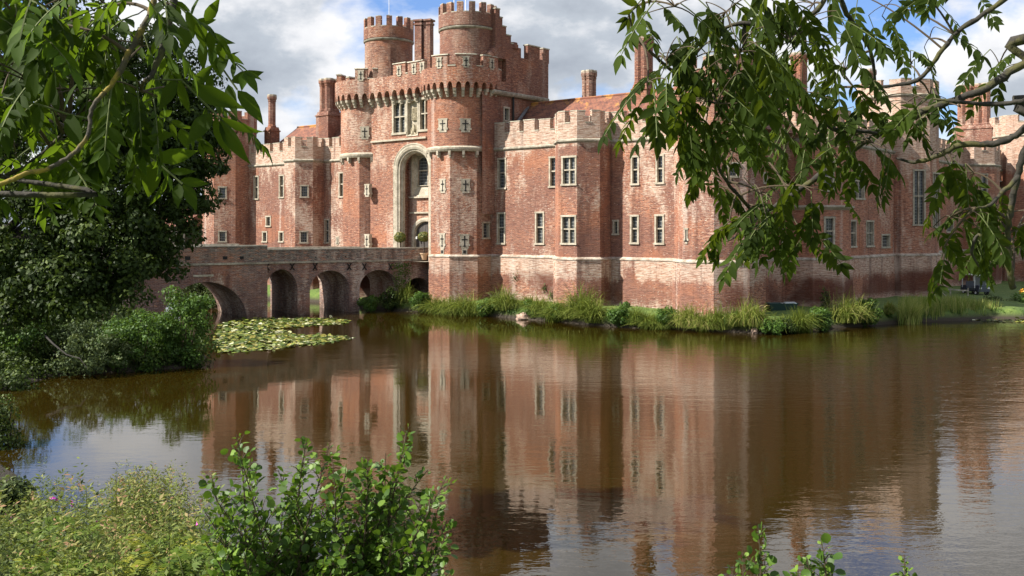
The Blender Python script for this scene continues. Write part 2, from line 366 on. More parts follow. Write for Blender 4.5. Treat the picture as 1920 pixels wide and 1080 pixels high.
def sweep(mb, path, closed, prof, mi=0):
    """sweep a profile [(outward, z)...] along a 2D path with mitred corners (outside = right hand)"""
    n = len(path); offs = []
    for i in range(n):
        def nd(a, b_):
            l = math.hypot(b_[0]-a[0], b_[1]-a[1]); return ((b_[1]-a[1])/l, -(b_[0]-a[0])/l)
        ns = []
        if i > 0 or closed: ns.append(nd(path[i-1], path[i]))
        if i < n-1 or closed: ns.append(nd(path[i], path[(i+1) % n]))
        if len(ns) == 2:
            sx, sy = ns[0][0]+ns[1][0], ns[0][1]+ns[1][1]; q = (sx*sx+sy*sy)/2; offs.append((sx/q, sy/q))
        else: offs.append(ns[0])
    rng_ = range(n if closed else n-1); u = 0
    for i in rng_:
        j = (i+1) % n; l = math.hypot(path[j][0]-path[i][0], path[j][1]-path[i][1])
        for a, b_ in zip(prof[:-1], prof[1:]):
            pa = lambda k, o: (path[k][0]+offs[k][0]*o[0], path[k][1]+offs[k][1]*o[0], o[1])
            mb.quad([pa(i, a), pa(j, a), pa(j, b_), pa(i, b_)], [(u, a[1]), (u+l, a[1]), (u+l, b_[1]+(.2 if b_[1] == a[1] else 0)), (u, b_[1]+(.2 if b_[1] == a[1] else 0))], mi)
        u += l
    if not closed:
        for k, rev in ((0, 1), (n-1, 0)):
            pts = [(path[k][0]+offs[k][0]*o, path[k][1]+offs[k][1]*o, z) for o, z in prof]
            mb.quad(pts[::-1] if rev else pts, None, mi)
def lerp2(a, b_, f): return (a[0]+(b_[0]-a[0])*f, a[1]+(b_[1]-a[1])*f)
def inset(path, closed, d):
    m = MB(); out = []
    n = len(path)
    for i in range(n):
        ns = []
        if i > 0 or closed:
            a, b_ = path[i-1], path[i]; l = math.hypot(b_[0]-a[0], b_[1]-a[1]); ns.append(((b_[1]-a[1])/l, -(b_[0]-a[0])/l))
        if i < n-1 or closed:
            a, b_ = path[i], path[(i+1) % n]; l = math.hypot(b_[0]-a[0], b_[1]-a[1]); ns.append(((b_[1]-a[1])/l, -(b_[0]-a[0])/l))
        if len(ns) == 2: sx, sy = ns[0][0]+ns[1][0], ns[0][1]+ns[1][1]; q = (sx*sx+sy*sy)/2; o = (sx/q, sy/q)
        else: o = ns[0]
        out.append((path[i][0]-o[0]*d, path[i][1]-o[1]*d))
    return out
def parapet(mb, cp, path, closed, z0, zs, zt, cuts, thick=.45, jit=.04):
    """wall z0..zs, merlons to zt; cuts(i,L) -> list of (ua,ub) merlons on segment i; cp = coping mesh"""
    inn = inset(path, closed, thick); n = len(path)
    for i in range(n if closed else n-1):
        j = (i+1) % n; a, b_, c, e = path[i], path[j], inn[j], inn[i]
        Ln = math.hypot(b_[0]-a[0], b_[1]-a[1])
        mb.hexa([(*a, z0), (*b_, z0), (*c, z0), (*e, z0)], [(*a, zs), (*b_, zs), (*c, zs), (*e, zs)])
        ms = cuts(i, Ln); last = 0
        for ua, ub in ms:
            h = zt+random.uniform(-jit, jit)
            q = [lerp2(a, b_, ua/Ln), lerp2(a, b_, ub/Ln), lerp2(e, c, ub/Ln), lerp2(e, c, ua/Ln)]
            mb.hexa([(*p, zs) for p in q], [(*p, h) for p in q])
            mid = ((q[0][0]+q[2][0])/2, (q[0][1]+q[2][1])/2)
            w = [(mid[0]+(p[0]-mid[0])*1.10, mid[1]+(p[1]-mid[1])*1.10) for p in q]
            if ua <= .01: w[0] = q[0]; w[3] = q[3]
            if ub >= Ln-.01: w[1] = q[1]; w[2] = q[2]
            m2 = lerp2(w[0], w[3], .45), lerp2(w[1], w[2], .45)
            zt2 = h+.10; cp.hexa([(*p, h+.002) for p in w], [(*p, zt2-.03) for p in w])
            if ua > last+.02:
                g = [lerp2(a, b_, last/Ln), lerp2(a, b_, ua/Ln), lerp2(e, c, ua/Ln), lerp2(e, c, last/Ln)]
                o = Vector((a[0]-e[0], a[1]-e[1])).normalized()*.04
                g = [(g[0][0]+o.x, g[0][1]+o.y), (g[1][0]+o.x, g[1][1]+o.y), g[2], g[3]]
                cp.hexa([(*p, zs+.002) for p in g], [(*p, zs+.07) for p in g])
            last = ub
        if Ln > last+.02:
            g = [lerp2(a, b_, last/Ln), b_, c, lerp2(e, c, last/Ln)]
            cp.hexa([(*p, zs+.002) for p in g], [(*p, zs+.07) for p in g])
class Sub:
    def __init__(s, mb, mi=1): s.mb = mb; s.m = mi
    def hexa(s, lo, hi, mi=0): s.mb.hexa(lo, hi, s.m)
    def quad(s, pts, uvs=None, mi=0): s.mb.quad(pts, uvs, s.m)
    def frust(s, *a): s.mb.frust(*a, s.m)
def cut_wall(pitch=1.62, mer=1.08):
    def f(i, Ln):
        n = max(1, round(Ln/pitch)); p = Ln/n; m = mer*p/pitch
        return [(k*p+(p-m)/2, k*p+(p+m)/2) for k in range(n)]
    return f
def cut_oct(gap=.62):
    def f(i, Ln): return [(0, (Ln-gap)/2), ((Ln+gap)/2, Ln)]
    return f
def cut_round(nper, total):
    # nper segments per pitch; merlon covers the first part
    def f(i, Ln): return [(0, Ln)] if (i % nper) < total else []
    return f
# fix parent rule: Empty roots are plain transforms, mesh parts sit at identity
def MPI(p):
    return p.matrix_basis.inverted() if p.type == 'EMPTY' else Matrix.Identity(4)
Y0 = 61.06; ZS = 13.4; ZP = 4.58; ZB = -1.2
castle = thing('castle', 'moated red brick castle with a twin towered gatehouse, battlements and stone framed windows', 'castle', (-60, 70, 1))
# ---- windows -----------------------------------------------------------
def window(P0, d, w, z0, z1, lights=1, transom=True, arched=False, parent=castle, depth=.22, fw=.12, glassm='glass'):
    """P0 = left end on the wall surface, d = unit direction (outside on the right hand)"""
    inn = Vector((-d[1], d[0], 0)); D = Vector((d[0], d[1], 0)); B = Vector((P0[0], P0[1], 0))
    def P(u, z, k): v = B+D*u+inn*k; return (v.x, v.y, z)
    g = MB(); g.quad([P(0, z0, depth), P(w, z0, depth), P(w, z1, depth), P(0, z1, depth)], [(0, 0), (w, 0), (w, z1-z0), (0, z1-z0)])
    pane = g.build('window', M[glassm], parent)
    f = MB(); pr = -.04
    def blk(ua, ub, za, zb, ka, kb):
        f.hexa([P(ua, za, ka), P(ub, za, ka), P(ub, za, kb), P(ua, za, kb)], [P(ua, zb, ka), P(ub, zb, ka), P(ub, zb, kb), P(ua, zb, kb)])
    blk(-fw, .02, z0, z1, pr, depth+.05); blk(w-.02, w+fw, z0, z1, pr, depth+.05)
    blk(-fw-.02, w+fw+.02, z1-.02, z1+fw, pr-.02, depth+.05); blk(-fw-.05, w+fw+.05, z0-fw, z0+.02, pr-.06, depth+.05)
    for k in range(1, lights): u = w*k/lights; blk(u-.05, u+.05, z0, z1, .06, depth+.03)
    if transom: zt = z0+(z1-z0)*.53; blk(0, w, zt-.05, zt+.05, .05, depth+.035)
    if arched:
        lw = w/lights
        for q in range(lights):
            for sgn in (0, 1):
                for k in range(4):
                    x0 = k/4*.5; x1 = (k+1)/4*.5
                    hh = .42*(1-math.sqrt(max(0, 1-(1-2*(x0+x1)/2)**2)))+.02
                    ua, ub = (q*lw+x0*lw, q*lw+x1*lw) if sgn == 0 else ((q+1)*lw-x1*lw, (q+1)*lw-x0*lw)
                    blk(ua, ub, z1-hh, z1, .08, depth+.02)
    f.build('frame', M['stone'], pane)
    return pane
def slit(P0, d, w, z0, z1, parent=castle, cross=True, oil=False):
    """arrow slit: pale stone plate, proud of the wall, with a raised dark cross painting in the shade of the opening"""
    inn = Vector((-d[1], d[0], 0)); D = Vector((d[0], d[1], 0)); B = Vector((P0[0], P0[1], 0)); h = z1-z0
    def P(u, z, k): v = B+D*u+inn*k; return (v.x, v.y, z)
    s = MB()
    def blk(mb, ua, ub, za, zb, ka, kb): mb.hexa([P(ua, za, ka), P(ub, za, ka), P(ub, za, kb), P(ua, za, kb)], [P(ua, zb, ka), P(ub, zb, ka), P(ub, zb, kb), P(ua, zb, kb)])
    blk(s, 0, w, z0+h*.25, z1-h*.1, -.05, .3); blk(s, -.07, w+.05, z1-h*.1, z1, -.052, .3); blk(s, w*.1, w*.95, z0, z0+h*.25, -.048, .3); blk(s, -.08, w+.08, z0+h*.18, z0+h*.32, -.054, .3)
    if oil: blk(s, w*.2, w*.8, z0-.55, z0, -.05, .3)
    o = s.build('arrow_slit', M['stone'], parent)
    v = MB()
    blk(v, w*.5-.045, w*.5+.045, z0+h*.15, z1-h*.12, -.062, .1)
    if cross: blk(v, w*.18, w*.82, z0+h*.58, z0+h*.66, -.062, .1)
    blk(v, w*.5-.09, w*.5+.09, z0+h*.12, z0+h*.22, -.063, .1)
    if oil: blk(v, w*.5-.12, w*.5+.12, z0-.4, z0-.14, -.062, .1)
    v.build('slit', M['hole_shade'], o)
# ---- wall pieces -------------------------------------------------------
def win_on(P0, P1, specs):
    """specs in picture columns/rows -> openings on the wall from P0 to P1 ; returns ops and windows"""
    dx, dy = P1[0]-P0[0], P1[1]-P0[1]; Ln = math.hypot(dx, dy); dx /= Ln; dy /= Ln
    out = []
    for (xa, xb, ya, yb, kw) in specs:
        def hit(px):
            a = (px-960)/FP; vx, vy = ST*a-CT, CT*a+ST
            # P0 + u d = t v
            det = dx*(-vy)+dy*vx; u = (-P0[0]*(-vy)-P0[1]*vx)/det
            x, y = P0[0]+u*dx, P0[1]+u*dy; return u, -CT*x+ST*y
        ua, ta = hit(xa); ub, tb = hit(xb); t = (ta+tb)/2
        out.append((ua, ub, zz(yb, t), zz(ya, t), kw))
    return (dx, dy), out
def wall(name, P0, P1, z1, specs=(), mat='brick', slits=(), plinth=True):
    d, ws = win_on(P0, P1, specs); fw = .14; ops = [(a+fw, b-fw, c+fw, e-fw) for a, b, c, e, k in ws]
    mb = MB(); u0 = P0[0]*d[0]+P0[1]*d[1]
    panel(mb, P0, P1, ZP if plinth else ZB, z1, ops, .3, u0)
    if plinth:
        n = (d[1]*.14, -d[0]*.14); Q0 = (P0[0]+n[0], P0[1]+n[1]); Q1 = (P1[0]+n[0], P1[1]+n[1])
        panel(mb, Q0, Q1, ZB, ZP-.08, (), .3, u0)
    o = mb.build(name, M[mat], castle)
    if plinth:
        c = MB(); sweep(c, [P0, P1], False, [(.14, ZP-.10), (.19, ZP-.10), (.19, ZP-.02), (0, ZP+.12)]); c.build('plinth_ledge', M['ledge'], o)
    for (a, b, c, e), (_, _, _, _, k) in zip(ops, ws):
        window((P0[0]+d[0]*a, P0[1]+d[1]*a), d, b-a, c, e, **k)
    _, ss = win_on(P0, P1, slits)
    for a, b, c, e, k in ss: slit((P0[0]+d[0]*a, P0[1]+d[1]*a), d, b-a, c, e, **k)
    return o
def octower(name, cx, cy, side, z1, faces={}, slits={}, mat='brick', eps=0, top_z=None, plinth=True, string=True):
    P = octo(cx, cy, side); mb = MB(); u = 0
    allw = []
    for i in range(8):
        a, b_ = P[i], P[(i+1) % 8]; d, ws = win_on(a, b_, faces.get(i, ()))
        ops = [(p+.14, q-.14, r+.14, s-.14) for p, q, r, s, k in ws]
        panel(mb, a, b_, ZP if plinth else ZB, z1, ops, .3, u); u += side
        allw += [(a, d, o_, w[4]) for o_, w in zip(ops, ws)]
        _, ss = win_on(a, b_, slits.get(i, ()))
        for p, q, r, s, k in ss: slit((a[0]+d[0]*p, a[1]+d[1]*p), d, q-p, r, s, **k)
    mb.quad([(*p, z1-.01) for p in P])
    if plinth: mb.prism(octo(cx, cy, side, .15), ZB, ZP-.08, top=True)
    o = mb.build(name, M[mat], castle)
    if plinth:
        c = MB(); sweep(c, P, True, [(.15, ZP-.10+eps), (.20, ZP-.10+eps), (.20, ZP-.02+eps), (0, ZP+.12+eps)]); c.build('plinth_ledge', M['ledge'], o)
    for a, d, (p, q, r, s), k in allw: window((a[0]+d[0]*p, a[1]+d[1]*p), d, q-p, r, s, **k)
    return o
STR = lambda z: [(0, z-.22), (.10, z-.12), (.14, z-.10), (.14, z), (0, z+.10)]
def stringc(path, closed, z, parent, mat='stone_dirty'):
    c = MB(); sweep(c, path, closed, STR(z)); return c.build('string_course', M[mat], parent)
def battl(name, path, closed, z0, zs, zt, cuts, parent, mat='brick', thick=.45):
    a = MB(); parapet(a, Sub(a), path, closed, z0, zs, zt, cuts, thick)
    return a.build(name, [M[mat], M['coping']], parent)
T1 = dict(transom=True); T0 = dict(transom=False); T2 = dict(lights=2)
NOC = dict(cross=False)
# south west corner tower
o = octower('corner_tower', -88.9, 60.5, 2.18, 17.2, {1: [(408.5, 425.5, 349, 374, T0), (408.5, 425.5, 432, 455, T0)]}, mat='brick_tower')
stringc(octo(-88.9, 60.5, 2.18), True, 17.2, o); battl('battlement', octo(-88.9, 60.5, 2.18, .04), True, 17.2, 18.2, 19.0, cut_oct(.7), o, 'brick_tower')
# west bay tower
B1 = (-76.1, 60.5, 1.66)
o = octower('bay_tower', *B1, 13.4, {1: [(562, 579.5, 346, 371.5, T0), (561, 578.5, 432, 457, T0)]}, eps=.003)
stringc(octo(*B1), True, ZS+.003, o); battl('battlement', octo(*B1, .02), True, ZS, 14.65, 15.52, cut_oct(.5), o)
# left wing wall in two lengths
o = wall('curtain_wall', (-87.5, Y0), (-77.2, Y0), ZS, [(475.5, 485.5, 329, 375, T1), (523, 533, 327, 372, T1), (498, 508.5, 404, 426, T0), (491.5, 501.5, 433, 455, T0), (522.5, 532.5, 433, 455, T0)])
stringc([(-87.5, Y0), (-77.2, Y0)], False, ZS, o); battl('battlement', [(-87.2, Y0-.02), (-77.6, Y0-.02)], False, ZS, 14.62, 15.5, cut_wall(1.5, 1.0), o)
o = wall('curtain_wall', (-75, Y0), (-68.0, Y0), ZS, [(635, 645.5, 322, 371, T1), (608, 618.5, 410, 457, T1)], slits=[(630.4, 635.4, 443, 459, NOC), (659.5, 665.5, 443, 459, NOC)])
stringc([(-75, Y0), (-68.0, Y0)], False, ZS, o); battl('battlement', [(-74.6, Y0-.02), (-68.6, Y0-.02)], False, ZS, 14.62, 15.5, cut_wall(1.5, 1.0), o)
# ---- gatehouse -----------------------------------------------------------
GL = (-66.4, 60.4); GR = (-55.4, 60.4); GS = 2.17; R1 = 2.9; R2 = 3.42
GZ0, GZ1, GZ2, GZS, GZT = 13.4, 17.7, 18.75, 19.95, 20.85
def tan_slit(c, r, px, ya, yb, half, **kw):
    """slit on a round tower at picture column px"""
    a = (px-960)/FP; v = Vector((ST*a-CT, CT*a+ST)).normalized(); C = Vector(c)
    bq = v.dot(C); disc = bq*bq-(C.dot(C)-r*r)
    if disc < 0: return
    s = bq-math.sqrt(disc); P = v*s; n = (P-C).normalized(); d = (-n.y, n.x); t = -CT*P.x+ST*P.y
    slit((P.x-d[0]*half, P.y-d[1]*half), d, half*2, zz(yb, t), zz(ya, t), **kw)
for (c, sl, fs) in ((GL, [(684, 237, 261, .38), (723.5, 235, 260, .38)], {0: [(684.5, 692.5, 345, 369, {}), (684.5, 692.5, 439, 464, {})], 1: [(717.5, 730, 345, 369, {}), (717.5, 730, 439, 464, {})]}),
                    (GR, [(830.5, 222, 248, .42), (872.5, 222, 248, .42), (917, 223, 250, .40)], {0: [(825.5, 835.5, 335, 362, {}), (825, 834.5, 437, 466, dict(oil=True))], 1: [(864.5, 881, 335, 362, {}), (862.5, 879.5, 439, 466, dict(oil=True))]})):
    o = octower('gate_tower', c[0], c[1], GS, 13.3, {2: [(903.5, 918.5, 415, 449, T0)]} if c is GR else {}, fs, mat='brick_gate', eps=.005)
    tag(o, 'left gate tower with octagonal base and round shaft' if c is GL else 'right gate tower with octagonal base and round shaft', None)
    s = MB(); s.prism(circ(*c, R1, 56), 13.2, 18.9, bot=True); s.build('tower_shaft', M['brick_gate'], o, smooth=False)
    s = MB(); sweep(s, circ(*c, R1, 56), True, [(-.2, 13.1), (.05, 13.12), (.14, 13.28), (.16, 13.42), (.0, 13.55)])
    for k in range(16):
        a = PI/8+k*PI/8+(.06 if k % 2 else -.06)*0; x, y = c[0]+(R1+.0)*math.cos(a), c[1]+(R1+.0)*math.sin(a)
        s.box((x-.05*math.cos(a), y-.05*math.sin(a), 12.98), (.34, .2, .34), a, taper=1)
        s.box((x-.12*math.cos(a), y-.12*math.sin(a), 12.72), (.2, .17, .2), a)
    s.build('string_course', M['stone'], o)
    for px, ya, yb, hw in sl: tan_slit(c, R1-.03, px, ya, yb, hw)
def machic(parent, P, Ln, n, mat='brick_gate', inset_=.52, merl=None):
    """machicolated parapet: P(u,k,z) -> point (k = distance inward from the outer face)"""
    mb = MB(); CB_ = []; p = Ln/n; J = 8; cw = .26
    for i in range(n):
        a, b_ = i*p+cw/2, (i+1)*p-cw/2; u_prev = None
        ua, ub = i*p, (i+1)*p
        mb.quad([P(ua, 0, GZ2-.55), P(a, 0, GZ2-.55), P(a, 0, GZS), P(ua, 0, GZS)], [(ua, GZ2), (a, GZ2), (a, GZS), (ua, GZS)])
        mb.quad([P(b_, 0, GZ2-.55), P(ub, 0, GZ2-.55), P(ub, 0, GZS), P(b_, 0, GZS)], [(b_, GZ2), (ub, GZ2), (ub, GZS), (b_, GZS)])
        for (x0, x1) in ((ua, a), (b_, ub)):
            mb.quad([P(x0, 0, GZ2-.55), P(x0, inset_, GZ2-.55), P(x1, inset_, GZ2-.55), P(x1, 0, GZ2-.55)])
        for j in range(J):
            f0, f1 = j/J, (j+1)/J; x0, x1 = a+(b_-a)*f0, a+(b_-a)*f1
            h = lambda f: GZ2-.55+.50*math.sqrt(max(0, 1-(2*f-1)**2))
            mb.quad([P(x0, 0, h(f0)), P(x1, 0, h(f1)), P(x1, 0, GZS), P(x0, 0, GZS)], [(x0, h(f0)), (x1, h(f1)), (x1, GZS), (x0, GZS)])
            mb.quad([P(x0, 0, h(f0)), P(x0, inset_, h(f0)+.02), P(x1, inset_, h(f1)+.02), P(x1, 0, h(f1))])
        u = i*p; cb = MB(); CB_.append(cb)
        for k0, k1, za, zb in ((.02, inset_+.1, GZ2-.80, GZ2-.552), (.18, inset_+.1, GZ2-1.03, GZ2-.80), (.34, inset_+.1, GZ2-1.24, GZ2-1.03)):
            cb.hexa([P(u-cw/2, k0+.05, za), P(u+cw/2, k0+.05, za), P(u+cw/2, k1, za), P(u-cw/2, k1, za)], [P(u-cw/2, k0, zb), P(u+cw/2, k0, zb), P(u+cw/2, k1, zb), P(u-cw/2, k1, zb)])
    # inner face and top of the breast wall
    q = int(Ln/.4)+1
    for j in range(q):
        x0, x1 = Ln*j/q, Ln*(j+1)/q
        mb.quad([P(x1, .45, GZ2), P(x0, .45, GZ2), P(x0, .45, GZS), P(x1, .45, GZS)])
        mb.quad([P(x0, 0, GZS), P(x1, 0, GZS), P(x1, .45, GZS), P(x0, .45, GZS)])
    o = None
    m2 = mb; cp = Sub(mb)
    for ua, ub in merl:
        q = max(1, int((ub-ua)/.35)); h = GZT+random.uniform(-.03, .03)
        for j in range(q):
            x0, x1 = ua+(ub-ua)*j/q, ua+(ub-ua)*(j+1)/q
            m2.hexa([P(x0, 0, GZS+.002), P(x1, 0, GZS+.002), P(x1, .45, GZS+.002), P(x0, .45, GZS+.002)], [P(x0, 0, h), P(x1, 0, h), P(x1, .45, h), P(x0, .45, h)])
            e0 = -.05 if j == 0 else 0; e1 = .05 if j == q-1 else 0
            cp.hexa([P(x0+e0, -.06, h+.003), P(x1+e1, -.06, h+.003), P(x1+e1, .5, h+.003), P(x0+e0, .5, h+.003)], [P(x0+e0, -.03, h+.09), P(x1+e1, -.03, h+.09), P(x1+e1, .4, h+.14), P(x0+e0, .4, h+.14)])
        um = (ua+ub)/2
        a = P(um-.25, 0, 0); b_ = P(um+.25, 0, 0); dd = Vector((b_[0]-a[0], b_[1]-a[1])).normalized()
        slit((a[0], a[1]), (dd.x, dd.y), .5, GZS-.15, GZT-.12, parent=castle)
    for k in range(len(merl)-1):
        x0, x1 = merl[k][1], merl[k+1][0]
        if x1-x0 < 2: cp.hexa([P(x0, -.05, GZS+.003), P(x1, -.05, GZS+.003), P(x1, .45, GZS+.003), P(x0, .45, GZS+.003)], [P(x0, -.03, GZS+.09), P(x1, -.03, GZS+.09), P(x1, .4, GZS+.1), P(x0, .4, GZS+.1)])
    o = mb.build('machicolated_parapet', [M[mat], M['coping']], parent)
    for cb in CB_: cb.build('corbel', M['stone'], o)
    return o
YG = 58.35; YM = YG-.52
def arcP(c, a0):
    return lambda u, k, z: (c[0]+(R2-k)*math.cos(a0+u/R2), c[1]+(R2-k)*math.sin(a0+u/R2), z)
dphi = math.asin((60.4-YM)/R2)
xjL = GL[0]+R2*math.cos(dphi); xjR = GR[0]-R2*math.cos(dphi)
def arc_merlons(c, a0, Ln, px_list):
    out = []
    for pa, pb in px_list:
        us = []
        for px in (pa, pb):
            a = (px-960)/FP; v = Vector((ST*a-CT, CT*a+ST)).normalized(); C = Vector(c); bq = v.dot(C); disc = bq*bq-(C.dot(C)-R2*R2)
            s = bq-math.sqrt(max(disc, 0)); P = v*s; an = math.atan2(P.y-C.y, P.x-C.x)
            u = ((an-a0) % (2*PI))*R2; us.append(u)
        out.append(tuple(us))
    return out
aL0 = PI-.35; LL = (2*PI-dphi-aL0)*R2
mer = arc_merlons(GL, aL0, LL, [(665.5, 688.5), (699, 729)])
machic(castle, arcP(GL, aL0), LL, 12, merl=[(.3, 1.5), (2.1, 3.2)]+mer)
aR0 = PI+dphi; LR = (2*PI+.9-aR0)*R2
mer = arc_merlons(GR, aR0, LR, [(810, 839), (854, 893), (906, 934)]); last = mer[-1][1]
machic(castle, arcP(GR, aR0), LR, 15, merl=mer+[(last+.75, last+2.2)])
LMid = xjR-xjL
Pm = lambda u, k, z: (xjL+u, YM+k, z)
def umid(px): X, t = onY(px, YM); return X-xjL
machic(castle, Pm, LMid, 7, merl=[(umid(737), umid(760)), (umid(764.5), umid(788.5)), (max(umid(794), 0), LMid-.02)])
s = MB(); s.prism([(-68, 59), (-53.8, 59), (-53.8, 68), (-68, 68)], 18.9, 19.0); s.build('gatehouse_roof', M['lead'], castle)
# the wall between the towers with the great arch
xa, xb = GL[0]+1.9, GR[0]-1.9
X0, tA = onY(737.5, YG); X1, tB = onY(812.5, YG)
AX0, AX1 = -64.15, -58.35
X0 = onY(753, YG)[0]-.55; X1 = onY(806.5, YG)[0]
AXc = (X0+X1)/2; AW = (X1-X0)/2; ZAP = zz(277, 82.5); ZSP = ZAP-AW*.92
print('ARCH', X0, X1, AXc, AW, ZAP)
mb = MB(); J = 20; ZF = 4.0
ops = []
sp_up = [(735.5, 762, 189, 252), (785, 806.5, 182.5, 246)]
wn = []
for pa, pb, ya, yb in sp_up:
    a_, t_ = onY(pa, YG); b_, t2 = onY(pb, YG); tt = (t_+t2)/2; wn.append((a_+.16, b_-.16, zz(yb, tt)+.14, zz(ya, tt)-.14))
nx0, nt = onY(762.5, YG); nx1, nt2 = onY(784.5, YG); nz0, nz1 = zz(256, (nt+nt2)/2), zz(187, (nt+nt2)/2)
zt0 = ZAP+.45
panel(mb, (xa, YG), (xb, YG), zt0, 18.9, [(a_-xa, b_-xa, c, e) for a_, b_, c, e in wn]+[(nx0+.12-xa, nx1-.12-xa, nz0+.1, nz1-.1)], .35, xa)
curve = [(AXc-AW*math.cos(PI*j/J), ZSP+(ZAP-ZSP)*math.sin(PI*j/J)**.9) for j in range(J+1)]
for (p, q) in zip(curve[:-1], curve[1:]):
    mb.quad([(p[0], YG, p[1]), (q[0], YG, q[1]), (q[0], YG, zt0), (p[0], YG, zt0)], [(p[0], p[1]), (q[0], q[1]), (q[0], zt0), (p[0], zt0)])
panel(mb, (xa, YG), (X0, YG), ZB, zt0, (), .3, xa); panel(mb, (X1, YG), (xb, YG), ZB, zt0, (), .3, X1)
YR = YG+1.25
for p, q in zip(curve[:-1], curve[1:]): mb.quad([(p[0], YG, p[1]), (p[0], YR, p[1]), (q[0], YR, q[1]), (q[0], YG, q[1])])
for x, s_ in ((X0, 1), (X1, -1)):
    pts = [(x, YG, ZF), (x, YR, ZF), (x, YR, ZSP), (x, YG, ZSP)]; mb.quad(pts if s_ < 0 else pts[::-1])
# recess back wall with the window and the door
wx0, wt = onY(771, YR); wx1 = X1-.35
bz0, bz1 = zz(372, 84.3), zz(284, 84.3)
dx0 = onY(777, YR)[0]; dx1 = X1-.25
dxc = (dx0+dx1)/2; dw = (dx1-dx0)/2; dzt = zz(415, 84.5); dsp = dzt-dw*.85
panel(mb, (X0, YR), (X1, YR), dzt+.1, ZAP+.1, [(wx0+.1-X0, wx1-.1-X0, bz0+.2, bz1)], .5, X0)
dc = [(dxc-dw*math.cos(PI*j/J), dsp+(dzt-dsp)*(math.sin(PI*j/J)**.8)*(1 if True else 1)) for j in range(J+1)]
for p, q in zip(dc[:-1], dc[1:]): mb.quad([(p[0], YR, p[1]), (q[0], YR, q[1]), (q[0], YR, dzt+.1), (p[0], YR, dzt+.1)], [(p[0], p[1]), (q[0], q[1]), (q[0], dzt+.1), (p[0], dzt+.1)])
panel(mb, (X0, YR), (dx0, YR), ZB, dzt+.1, (), .3, X0); panel(mb, (dx1, YR), (X1, YR), ZB, dzt+.1, (), .3, dx1)
gate = mb.build('gatehouse_front', M['brick_gate'], castle)
# stone arch moulding
def archmould(curve2, zb, y0, prof, name, parent, mat='stone'):
    """prof: (outward from opening edge, y offset) chain following curve2 (x,z) incl. legs"""
    mb = MB(); pts = [(curve2[0][0], zb)]+list(curve2)+[(curve2[-1][0], zb)]
    nrm = []
    for i, p in enumerate(pts):
        a = pts[max(i-1, 0)]; b_ = pts[min(i+1, len(pts)-1)]; tx, tz = b_[0]-a[0], b_[1]-a[1]; l = math.hypot(tx, tz); nrm.append((-tz/l, tx/l))
    nrm[0] = (-1, 0); nrm[-1] = (1, 0); nrm[1] = (-1, 0); nrm[-2] = (1, 0)
    for i in range(len(pts)-1):
        for (o0, y0_), (o1, y1_) in zip(prof[:-1], prof[1:]):
            f = lambda k, o, y: (pts[k][0]+nrm[k][0]*o, y0+y, pts[k][1]+nrm[k][1]*o)
            mb.quad([f(i, o0, y0_), f(i+1, o0, y0_), f(i+1, o1, y1_), f(i, o1, y1_)])
    return mb.build(name, M[mat], parent)
archmould(curve, ZF, YG, [(-.42, .55), (-.40, .30), (-.28, .22), (-.26, .06), (-.12, .02), (-.08, -.06), (.10, -.12), (.22, -.10), (.34, -.14), (.40, -.10), (.42, .02)], 'arch_moulding', gate)
archmould(dc, ZF, YR, [(-.06, .22), (-.05, .12), (-.02, .04), (.0, -.05), (.18, -.09), (.32, -.05), (.34, .02)], 'door_surround', gate)
# big oak door
mb = MB(); pts = [(dx0, YR+.18, ZF)]+[(x, YR+.18, z) for x, z in dc]+[(dx1, YR+.18, ZF)]
mb.quad(pts[::-1][::-1], [(p[0], p[2]) for p in pts])
dr = mb.build('door', M['door'], castle)
mb = MB()
for zz_ in (4.9, 6.2): mb.box((dxc, YR+.15, zz_), (dw*1.8, .03, .09))
mb.tube([(dxc+.3, YR+.15, 5.6), (dxc+.3, YR+.10, 5.5), (dxc+.3, YR+.15, 5.4)], .02, 5)
mb.build('hinge', M['iron'], dr)
# inner window : splayed stone surround
wxc0, wxc1 = wx0+.1, wx1-.1
mb = MB(); zb_, zt_ = bz0+.2, bz1; ix0, ix1 = wxc0+.42, wxc1-.25
rect = lambda y, a, b_, c, e: [(a, y, c), (b_, y, c), (b_, y, e), (a, y, e)]
o1 = rect(YR-.03, wxc0-.12, wxc1+.12, zb_-.18, zt_+.12); o2 = rect(YR-.05, wxc0, wxc1, zb_, zt_); o3 = rect(YR+.12, wxc0+.12, wxc1-.08, zb_+.1, zt_-.15); o4 = rect(YR+.34, ix0, ix1, zb_+.85, zt_-.45); o5 = rect(YR+.45, ix0, ix1, zb_+.85, zt_-.45)
for A_, B_ in ((o1, o2), (o2, o3), (o3, o4), (o4, o5)):
    for i in range(4): j = (i+1) % 4; mb.quad([A_[i], A_[j], B_[j], B_[i]])
mb.box(((wxc0+wxc1)/2, YR-.1, zb_-.12), (wxc1-wxc0+.35, .22, .12))
mb.build('window_surround', M['stone'], castle)
window((ix0, YR+.30), (1, 0), ix1-ix0, zb_+.9, zt_-.5, lights=2, arched=True, depth=.16, fw=.03)
mb = MB(); mb.box(((wxc0+X1)/2, YR-.08, zz(399, 84.4)), (X1-wxc0+.3, .2, .14)); mb.build('string_course', M['stone'], gate); mb = MB(); mb.box(((xa+xb)/2, YG-.08, zz(259.5, 82.5)), (xb-xa-.4, .18, .16)); mb.build('string_course', M['stone'], gate)
for a_, b_, c, e in wn: window((a_, YG), (1, 0), b_-a_, c, e, lights=2, arched=True, depth=.28, fw=.17)
